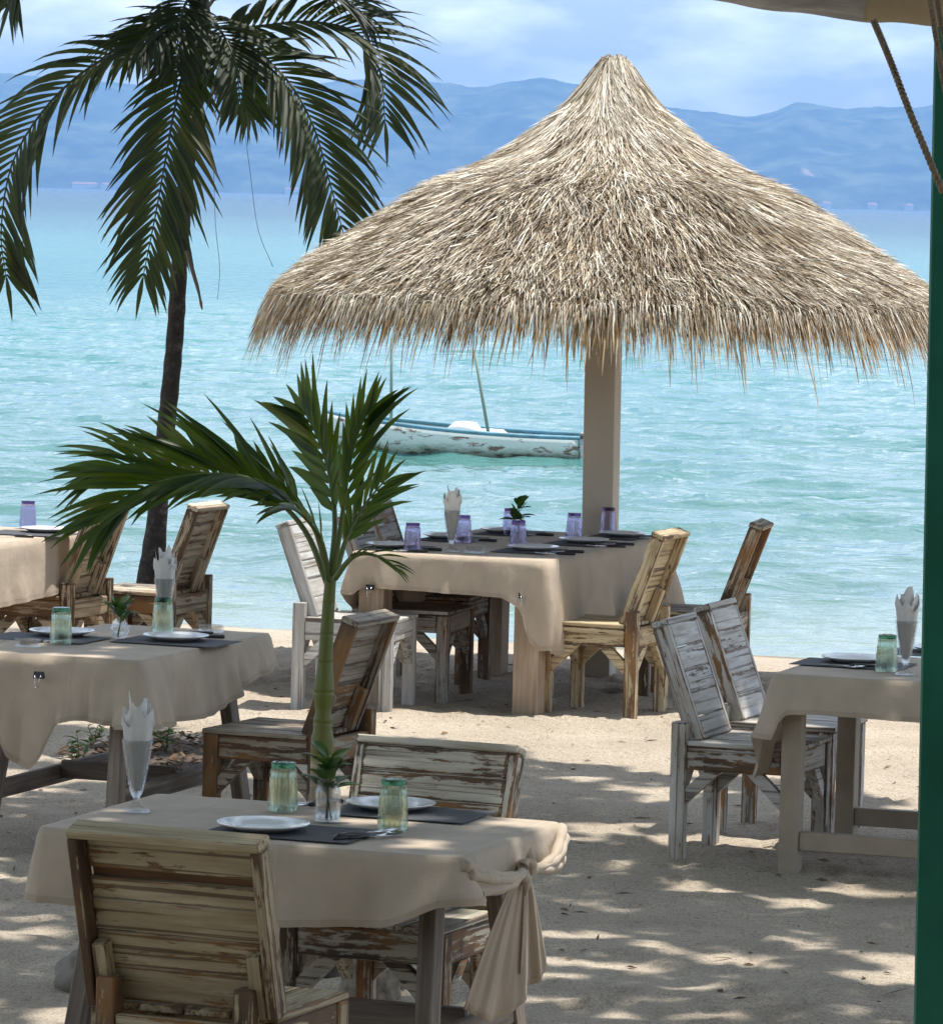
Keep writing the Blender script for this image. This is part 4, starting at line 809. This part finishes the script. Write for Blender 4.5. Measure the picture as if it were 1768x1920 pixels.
# young palm
YB = P(598, 1805, 0); YY = YB.y
yp = empty('young_palm', YB, 0, 'young palm with a smooth green stem growing behind the nearest table', 'palm tree')
Q = lambda px, py, dy=0: PD(px, py, YY + dy)
stem_m, n, l, p, _ = newmat('young_palm_stem'); co, _o = objco(n, l); s3 = n.new('ShaderNodeSeparateXYZ'); l.new(co, s3.inputs[0]); nz = noise_node(n, l, mapping(n, l, n.new('ShaderNodeTexCoord').outputs['Object'], (14, 14, 2)), 1, 4)
sz = n.new('ShaderNodeSeparateXYZ'); tcn = n.new('ShaderNodeTexCoord'); l.new(tcn.outputs['Object'], sz.inputs[0]); rz_ = ramp(n, [(.0, (.22, .16, .10)), (.60, (.28, .21, .13)), (.615, (.42, .36, .24)), (.64, (.15, .155, .018)), (1, (.10, .125, .018))])
mrz = n.new('ShaderNodeMapRange'); l.new(sz.outputs['Z'], mrz.inputs[0]); mrz.inputs[1].default_value = 0; mrz.inputs[2].default_value = 1.05; l.new(mrz.outputs[0], rz_.inputs['Fac'])
nr_ = ramp(n, [(.3, (.7, .7, .65)), (.7, (1.1, 1.1, 1.05))]); l.new(nz.outputs['Fac'], nr_.inputs['Fac']); l.new(mixc(n, l, 1, rz_.outputs['Color'], nr_.outputs['Color'], 'MULTIPLY'), p.inputs['Base Color']); p.inputs['Roughness'].default_value = .5
wz = n.new('ShaderNodeTexWave'); wz.bands_direction = 'Z'; wz.inputs['Scale'].default_value = 3.2; wz.inputs['Distortion'].default_value = 1.5; l.new(tcn.outputs['Object'], wz.inputs['Vector']); rw = ramp(n, [(.0, (0, 0, 0)), (.06, (1, 1, 1))]); l.new(wz.outputs['Fac'], rw.inputs['Fac']); bump(n, l, p, math_node(n, l, 'ADD', rw.outputs['Color'], math_node(n, l, 'MULTIPLY', nz.outputs['Fac'], .6)), .5, .004)
yt = catmull([Q(597, 1815), Q(599, 1640), Q(603, 1450), Q(605, 1370), Q(607, 1300), Q(612, 1200), Q(618, 1110), Q(622, 1070)], 40)
def yr(i):
    y = i / 40; return .037 if y < .42 else (.031 if y < .5 else (.0245 + .009 * math.exp(-((y - .58) / .05) ** 2) - .008 * max(0, y - .6) / .4))
MB().tube([q - YB for q in yt], [yr(i) for i in range(41)], 18).build('stem', stem_m, yp)
YF = [([(618, 1090, -.02), (590, 990, -.05), (540, 930, -.1), (460, 895, -.15), (370, 890, -.2), (270, 915, -.25), (185, 985, -.3)], 28, .37, (0, -.75, 1), 201, .8, .021),
      ([(616, 1100, 0), (575, 1000, .1), (515, 935, .15), (440, 905, .2), (350, 880, .25), (250, 870, .3), (180, 890, .3)], 24, .31, (0, -.75, 1), 202, .8, .020),
      ([(620, 1080, .05), (628, 980, .12), (618, 890, .2), (596, 820, .25), (570, 770, .3)], 10, .25, (-.7, -.7, .2), 203, 1.05, .022),
      ([(624, 1080, -.02), (640, 980, -.05), (652, 890, -.08), (668, 820, -.1), (690, 770, -.1)], 10, .25, (.75, -.65, 0), 204, 1.3, .022),
      ([(626, 1085, .02), (650, 1010, .05), (682, 950, .08), (722, 900, .1)], 8, .20, (.3, -.8, .4), 205, 1.3, .013),
      ([(628, 1085, -.05), (655, 1050, -.1), (680, 1038, -.15), (715, 1046, -.2), (745, 1066, -.2)], 6, .11, (0, -.4, 1), 206, 1.2, .011),
      ([(618, 1090, .0), (600, 1010, -.1), (560, 960, -.2), (520, 950, -.25)], 9, .22, (0, -.6, .8), 207, 1.1, .016)]
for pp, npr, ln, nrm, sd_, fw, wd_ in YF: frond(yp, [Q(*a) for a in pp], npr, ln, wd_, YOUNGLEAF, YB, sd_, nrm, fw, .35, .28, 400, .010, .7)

# ------------------------------------------------------------------ boat
def boat():
    B0 = P(905, 862, SEA_Z); e = empty('fishing_boat', B0, R(168), 'small worn white fishing boat with blue gunwale floating offshore', 'boat')
    m_, n, l, p, _ = newmat('worn_boat_paint'); co, _o = objco(n, l); sz = n.new('ShaderNodeSeparateXYZ'); tcn = n.new('ShaderNodeTexCoord'); l.new(tcn.outputs['Object'], sz.inputs[0])
    g1 = noise_node(n, l, mapping(n, l, co, (3, 6, 9)), 1, 8, .7); band = math_node(n, l, 'ADD', sz.outputs['Z'], math_node(n, l, 'MULTIPLY', math_node(n, l, 'SUBTRACT', g1.outputs['Fac'], .5), .42))
    rr = ramp(n, [(.0, (.05, .05, .03)), (.10, (.09, .08, .045)), (.16, (.34, .38, .30)), (.3, (.62, .68, .64)), (1, (.72, .76, .74))]); mr = n.new('ShaderNodeMapRange'); l.new(band, mr.inputs[0]); mr.inputs[1].default_value = .0; mr.inputs[2].default_value = .55; l.new(mr.outputs[0], rr.inputs['Fac'])
    fl = ramp(n, [(.56, (0, 0, 0)), (.60, (.9, .9, .9))]); l.new(g1.outputs['Fac'], fl.inputs['Fac']); l.new(mixc(n, l, fl.outputs['Color'], rr.outputs['Color'], (.16, .07, .04)), p.inputs['Base Color']); p.inputs['Roughness'].default_value = .6
    LN = 2.75; ns = 26; V = []; F = []; inn = []
    for i in range(ns + 1):
        t = i / ns; x = -1.15 + LN * t; bw = .50 * (1 - max(0, (t - .45) / .55) ** 2.2) * (.86 + .14 * min(1, t * 4)); sheer = .28 + .17 * t ** 2.2; kx = -.14 + .16 * max(0, t - .8) * 3
        for k in range(9):
            a = k / 8; s = (a - .5) * 2; w_ = bw * math.copysign(abs(s) ** .55, s) + .003 * s; z = kx + (sheer - kx) * abs(s) ** 2.0; V.append((x + .16 * t * t * abs(s), w_, z))
    for i in range(ns):
        for k in range(8): F.append((i * 9 + k, i * 9 + k + 1, (i + 1) * 9 + k + 1, (i + 1) * 9 + k))
    F.append(tuple(range(9))); h = obj('hull', mesh('hull', V, F), m_, e); md = h.modifiers.new('thick', 'SOLIDIFY'); md.thickness = .03; md.offset = 1
    BLUE = simple('faded_blue_boat_paint', (.12, .27, .35), .6, var=.3, sc=6)
    for k in (0, 8): MB().tube([Vector(V[i * 9 + k]) + Vector((0, 0, .015)) for i in range(ns + 1)], .024, 8).build('gunwale', BLUE, e)
    MB().add([(V[i * 9 + k][0], V[i * 9 + k][1] * .9, V[i * 9 + 2][2] + .06) for i in range(ns + 1) for k in (1, 7)], [(2 * i, 2 * i + 1, 2 * i + 3, 2 * i + 2) for i in range(ns)]).build('deck_floor', BLUE, e)
    for t in (6, 13): board('thwart', (V[t * 9][0], V[t * 9][1] * .97, V[t * 9][2] - .05), (V[t * 9 + 8][0], V[t * 9 + 8][1] * .97, V[t * 9 + 8][2] - .05), .2, .025, (0, 0, 1), BLUE, e)
    board('stern_rail', (-1.17, -.42, .335), (-1.17, .42, .335), .06, .03, (0, 0, 1), simple('grey_boat_wood', (.3, .28, .24), .8), e)
    for x, lean, hh in ((-.12, .22, 1.1), (1.0, .02, 1.2)): MB().tube([(x, .12, .1), (x + lean * .5, .12, .1 + hh * .5), (x + lean, .12, .1 + hh)], [.02, .018, .015], 8).build('upright_pole', simple('pole_green_%d' % int(hh * 100), (.20, .27, .22), .7), e)
    g = random.Random(3)
    for i, x in enumerate((.22, -.08)):
        o = MB().lathe([(0, .20), (.10, .19), (.15, .12), (.14, .02), (0, .0)], 14, lambda a, z, i_: 1 + .12 * math.sin(3 * a + z * 20)).build('white_sack', None); o.parent = e; o.location = (x, -.05, .22); o.scale = (1.2, .9, .95 - .35 * i); o.data.materials.append(simple('white_sack_%d' % i, (.75, .76, .76), .8))
boat()

# ------------------------------------------------------------------ green post, rolled awning, ropes
GY = 9.0
e = empty('green_post', PD(1790, 1920, GY), 0, 'dark green painted post at the right edge of the photo', 'post'); lo, hi = PD(1757, 2000, GY), PD(1805, -250, GY)
ax = (hi - lo).normalized(); me_lo = lo - ax * .9 + Vector((0, 0, 0)); b = board('shaft', lo - e.location - ax * 1.2, hi - e.location + ax * .5, .088, .088, (.15, 1, 0), GREENPOST, e)
def awning():
    y = GY - .3; e = empty('rolled_awning', PD(1600, 0, y), 0, 'rolled grey and cream awning hanging at the top right corner', 'awning')
    m_, n, l, p, _ = newmat('awning_canvas'); co, _o = objco(n, l); q = noise_node(n, l, mapping(n, l, co, (2.5, 9, 9)), 1.6, 4, .5, 1.5); r = ramp(n, [(.35, (.28, .28, .30)), (.55, (.42, .42, .43)), (.7, (.62, .62, .62))]); l.new(q.outputs['Fac'], r.inputs['Fac']); l.new(r.outputs['Color'], p.inputs['Base Color']); p.inputs['Roughness'].default_value = .3; bump(n, l, p, q.outputs['Fac'], .7, .02)
    cream = cloth_mat('cream_canvas', (.62, .53, .36))
    def roll(x0, x1, n_, mat, name, extra):
        V = []; F = []; k = 28
        for i in range(n_ + 1):
            t = i / n_; px = x0 + (x1 - x0) * t; yb = np.interp(px, [1280, 1310, 1400, 1500, 1640, 1768, 1900], [-8, 0, 14, 24, 42, 50, 52]); R_ = .085 + extra; c = PD(px, yb, y) - e.location + Vector((0, 0, R_))
            for j in range(k):
                a = j / k * 6.2832; rr = R_ * (1 + .07 * noise.noise(Vector((px * .012, math.cos(a) * 1.6, math.sin(a) * 1.6))) + .02 * math.sin(5 * a + px * .02)); V.append((c.x, c.y + rr * math.sin(a) * 1.1, c.z + rr * math.cos(a)))
        for i in range(n_):
            for j in range(k): F.append((i * k + j, i * k + (j + 1) % k, (i + 1) * k + (j + 1) % k, (i + 1) * k + j))
        F += [tuple(range(k)), tuple(n_ * k + j for j in range(k))[::-1]]; return obj(name, mesh(name, V, F), mat, e)
    roll(1285, 1640, 34, m_, 'silver_canvas', 0); roll(1616, 1900, 26, cream, 'cream_canvas', .006)
    return e
awning()
def rope(pts, r, label):
    path = catmull(pts, 40); c = path[0].copy(); e = empty('rope', c, 0, label, 'rope', 'awning ropes')
    for k in range(3):
        q = []
        for i, p_ in enumerate(path):
            t = (path[min(i + 1, 40)] - path[max(i - 1, 0)]).normalized(); a = t.cross(Vector((0, 1, 0))).normalized(); b_ = t.cross(a); s = 0
            for d in range(1): pass
            q.append(p_)
        dense = catmull(path, 160); V = []
        for i, p_ in enumerate(dense):
            t = (dense[min(i + 1, 160)] - dense[max(i - 1, 0)]).normalized(); a = t.cross(Vector((0, 1, 0))).normalized(); b_ = t.cross(a); an = i * .55 + k * 2.094; V.append(p_ - c + (a * math.cos(an) + b_ * math.sin(an)) * r * .5)
        MB().tube(V, r * .56, 6).build('strand', ROPE, e)
y = GY - .42
rope([PD(1638, 38, y), PD(1668, 110, y), PD(1710, 220, y), PD(1768, 360, y)], .0065, 'brown rope slanting down from the awning to the green post')
rope([PD(1742, -20, y), PD(1752, 50, y), PD(1768, 145, y), PD(1785, 240, y)], .0055, 'thin brown rope hanging at the top right corner, left strand of two'); rope([PD(1754, -20, y + .02), PD(1764, 40, y + .02), PD(1780, 110, y + .02)], .0055, 'thin brown rope hanging at the top right corner, right strand of two')

# ------------------------------------------------------------------ small ground things
ROCK = simple('grey_beach_rock', (.20, .18, .155), .9, var=.4, sc=12)
def rock(px, py, s, seed, label):
    bm = bmesh.new(); bmesh.ops.create_icosphere(bm, subdivisions=3, radius=1)
    for q in bm.verts: k = 1 + .28 * noise.noise(q.co * 1.3 + Vector((seed, 0, 0))) + .08 * noise.noise(q.co * 4); q.co = Vector((q.co.x * s[0] * k, q.co.y * s[1] * k, q.co.z * s[2] * k))
    me = bpy.data.meshes.new('rock'); bm.to_mesh(me); bm.free(); me.shade_smooth(); o = obj('rock', me, ROCK); o.location = P(px, py, s[2] * .55); tag(o, label, 'rock', 'rocks around the young palm')
rock(148, 1830, (.085, .08, .075), 1, 'grey rock on the sand behind the nearest table\'s left leg'); rock(735, 1842, (.06, .06, .035), 3, 'small flat rock right of the stump under the nearest table'); rock(575, 1812, (.07, .06, .03), 6, 'low dark rock at the foot of the young palm')
e = empty('tree_stump', P(690, 1868, 0), 0, 'rough grey-brown stump on the sand under the nearest table', 'stump')
STUMP = simple('rough_stump_bark', (.20, .165, .12), .95, var=.5, sc=30)
MB().lathe([(.10, -.02), (.092, .03), (.082, .08), (.080, .14), (.072, .150)], 28, lambda a, z, i: 1 + .07 * math.sin(3 * a + 1) + .04 * math.sin(7 * a + z * 30)).build('bark', STUMP, e)
MB().lathe([(.074, .1495), (.04, .152), (0, .150)], 28, lambda a, z, i: 1 + .07 * math.sin(3 * a + 1)).build('cut_face', PALE, e)
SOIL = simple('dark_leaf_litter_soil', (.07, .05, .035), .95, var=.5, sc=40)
def patch(px0, px1, py0, py1, seed):
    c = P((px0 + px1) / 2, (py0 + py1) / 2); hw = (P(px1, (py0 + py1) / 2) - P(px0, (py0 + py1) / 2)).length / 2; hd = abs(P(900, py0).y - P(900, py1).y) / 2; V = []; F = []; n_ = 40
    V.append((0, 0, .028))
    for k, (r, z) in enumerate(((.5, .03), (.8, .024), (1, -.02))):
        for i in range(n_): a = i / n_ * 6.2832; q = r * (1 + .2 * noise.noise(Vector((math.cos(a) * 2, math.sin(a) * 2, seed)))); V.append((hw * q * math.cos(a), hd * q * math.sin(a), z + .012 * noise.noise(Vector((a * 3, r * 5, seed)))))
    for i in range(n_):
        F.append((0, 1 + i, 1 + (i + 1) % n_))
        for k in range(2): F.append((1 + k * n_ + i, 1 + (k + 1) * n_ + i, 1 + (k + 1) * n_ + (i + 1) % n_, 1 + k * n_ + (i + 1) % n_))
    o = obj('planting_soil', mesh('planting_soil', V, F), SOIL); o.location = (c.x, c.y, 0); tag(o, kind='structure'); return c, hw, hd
LIT = attr_mat('dry_leaf_litter', .9)
def litter(c, hw, hd, n_, seed, label=None):
    g = np.random.default_rng(seed); V = []; F = []; K = []
    for i in range(n_):
        a = g.uniform(0, 6.28); r = math.sqrt(g.uniform(0, 1)) * .95; p_ = Vector((hw * r * math.cos(a), hd * r * math.sin(a), .035 + g.uniform(0, .012))); h = g.uniform(0, 6.28); ln = g.uniform(.015, .04); u = Vector((math.cos(h), math.sin(h), g.uniform(-.5, .5))) * ln; w_ = Vector((-math.sin(h), math.cos(h), g.uniform(-.5, .5))) * ln * .35; b = len(V)
        V += [p_ - u, p_ + w_ + Vector((0, 0, .006)), p_ + u, p_ - w_]; F.append((b, b + 1, b + 2, b + 3)); k = g.uniform(.4, 1.2); K += [(.15 * k, .09 * k, .05 * k, 1)] * 4
    me = mesh('leaf_litter', V, F, False); ca = me.color_attributes.new('col', 'FLOAT_COLOR', 'POINT'); ca.data.foreach_set('color', np.array(K, dtype=np.float32).ravel()); o = obj('leaf_litter', me, LIT); o.location = (c.x, c.y, 0); tag(o, kind='stuff')
def debris(n_, seed):
    g = np.random.default_rng(seed); V = []; F = []; K = []
    for i in range(n_):
        x, y = g.uniform(-2.6, 2.4), g.uniform(14.6, 26.5); z = sand_z(x, y) + dents(x, y) + .004; h = g.uniform(0, 6.28); ln = g.uniform(.008, .03) if i % 6 else g.uniform(.03, .09); u = Vector((math.cos(h), math.sin(h), g.uniform(-.15, .15))) * ln; w_ = Vector((-math.sin(h), math.cos(h), g.uniform(-.4, .4))) * ln * (.35 if i % 6 else .06); p_ = Vector((x, y, z)); b = len(V)
        V += [p_ - u, p_ + w_ + Vector((0, 0, .004)), p_ + u, p_ - w_]; F.append((b, b + 1, b + 2, b + 3)); k = g.uniform(.3, 1.3); K += [(.16 * k, .10 * k, .06 * k, 1)] * 4
    me = mesh('fallen_leaves', V, F, False); ca = me.color_attributes.new('col', 'FLOAT_COLOR', 'POINT'); ca.data.foreach_set('color', np.array(K, dtype=np.float32).ravel()); tag(obj('fallen_leaves', me, LIT), kind='stuff')
debris(520, 8)
q = patch(110, 460, 1385, 1470, 2); litter(*q, 420, 1); q2 = patch(500, 680, 1775, 1840, 4); litter(*q2, 260, 2)
def weed(px, py, h, n_, seed, label):
    e = empty('weed', P(px, py, .02), 0, label, 'plant', 'low plants under the left table'); g = random.Random(seed); st = MB()
    for k in range(n_):
        a = g.uniform(0, 6.28); le = g.uniform(.15, .5); tip = Vector((math.cos(a) * h * le, math.sin(a) * h * le, h * g.uniform(.6, 1))); st.tube([(0, 0, 0), tip * .5 + Vector((0, 0, h * .1)), tip], .002, 4)
        for j in range(4):
            b = tip * (.4 + .2 * j); aa = g.uniform(0, 6.28); d = Vector((math.cos(aa), math.sin(aa), .5)).normalized(); V, F = leaflet_geo(b, d, Vector((0, 0, 1)), h * g.uniform(.3, .5), h * .075, .6, 0, g); MB().add(V, F).build('leaf', SPRIG, e)
    st.build('stem', RACHIS, e)
weed(150, 1440, .16, 5, 1, 'leafy weed under the left table, below the hanging corner of its cloth'); weed(175, 1395, .10, 4, 2, 'low weed behind the left table\'s front leg'); weed(312, 1415, .15, 5, 3, 'upright weed right of the napkin glass, under the left table'); weed(30, 1420, .10, 4, 4, 'small weed by the left edge under the clipped cloth')

# ------------------------------------------------------------------ shade tree over the restaurant, above the picture: its leaves dapple the sand
def shade_tree():
    base = Vector((-7.5, 13, 0)); e = empty('shade_tree', base, 0, 'broad leafy tree above the tables that dapples the sand with shade', 'tree')
    tk = MB(); tk.tube([(0, 0, -.2), (.2, .1, 2), (.7, .3, 5), (1.4, .6, 7.6)], [.36, .29, .24, .18], 14)
    for bx, by in ((3, -3), (5, 1), (8, -2), (9, 3), (6, 5), (11, 0)): tk.tube([(1.3, .55, 7.0), (bx * .5 + .6, by * .5, 8.3), (bx, by, 9.2)], [.14, .09, .03], 8)
    tk.build('trunk', trunk_m, e)
    g = np.random.default_rng(11); off = -TOSUN * (1 / TOSUN.z); V = []; F = []; K = 0
    cnt = 0
    for i in range(60000):
        gx_, gy_ = g.uniform(-5.5, 4.8), g.uniform(9.5, 23.5); h = g.uniform(8.0, 9.4)
        a = .75 * noise.noise(Vector((gx_ * 1.1, gy_ * 1.4, 3.3))) + .75 * noise.noise(Vector((gx_ * 3.0, gy_ * 3.8, 8)))
        open_ = .85 * sstep(21.0, 22.7, gy_ + (.9 * gx_ if gx_ > 0 else .35 * gx_)) - .20
        if a < open_: continue
        x, y = gx_ + TOSUN.x / TOSUN.z * h, gy_ + TOSUN.y / TOSUN.z * h
        th, ti, tj = g.uniform(0, 6.28), g.normal(0, .45), g.normal(0, .45); s = g.uniform(.07, .14); u = Vector((math.cos(th), math.sin(th), ti)).normalized() * s; w_ = Vector((-math.sin(th), math.cos(th), tj)).normalized() * s * .5; c = Vector((x, y, h)) - base; b = len(V)
        V += [c - u, c - u * .2 + w_, c + u, c - u * .2 - w_]; F.append((b, b + 1, b + 2, b + 3))
    for i in range(14000):       # the rest of the crown, away from the tables
        x, y, h = g.uniform(-10, 9), g.uniform(1, 24), g.uniform(8.6, 10.4)
        if -5.5 < x < 5.2 and 10 < y < 24.5: continue
        th, ti, tj = g.uniform(0, 6.28), g.normal(0, .45), g.normal(0, .45); s = g.uniform(.16, .30); u = Vector((math.cos(th), math.sin(th), ti)).normalized() * s; w_ = Vector((-math.sin(th), math.cos(th), tj)).normalized() * s * .5; c = Vector((x, y, h)) - base; b = len(V)
        V += [c - u, c - u * .2 + w_, c + u, c - u * .2 - w_]; F.append((b, b + 1, b + 2, b + 3))
    o = obj('crown', mesh('crown', V, F, False), SPRIG, e); o['kind'] = 'stuff'
shade_tree()

# ------------------------------------------------------------------ the open restaurant the photo is taken from (unseen, behind and above the camera; added to darken the camera side)
def restaurant():
    e = empty('open_restaurant', (0, -.6, 0), 0, 'unseen open-sided timber restaurant around the green post, awning along its front', 'building')
    DARKW = raw_wood('dark_restaurant_timber', (.03, .02, .014), (.07, .045, .03), (.11, .075, .05))
    for i in range(17): board('roof_plank', (-11, -9.5 + i, 3.95 + .02 * i), (11, -9.5 + i, 3.95 + .02 * i), .995, .06, (0, 0, 1), DARKW, e)
    for i in range(7): board('rafter', (-10.5 + i * 3.5, -10, 3.80), (-10.5 + i * 3.5, 6.9, 4.14), .10, .16, (0, 0, 1), DARKW, e)
    for i in range(11): board('wall_plank', (-11, -10.05, .12 + i * .36), (11, -10.05, .12 + i * .36), .355, .05, (0, 1, 0), DARKW, e)
    for s in (-1, 1): board('corner_post', (s * 10.5, 6.4, 0), (s * 10.5, 6.4, 3.95), .14, .14, (0, 1, 0), GREENPOST, e)
    for i in range(34): board('deck_plank', (-11, -9.8 + i * .49, .87), (11, -9.8 + i * .49, .87), .48, .04, (0, 0, 1), DARKW, e)
restaurant()
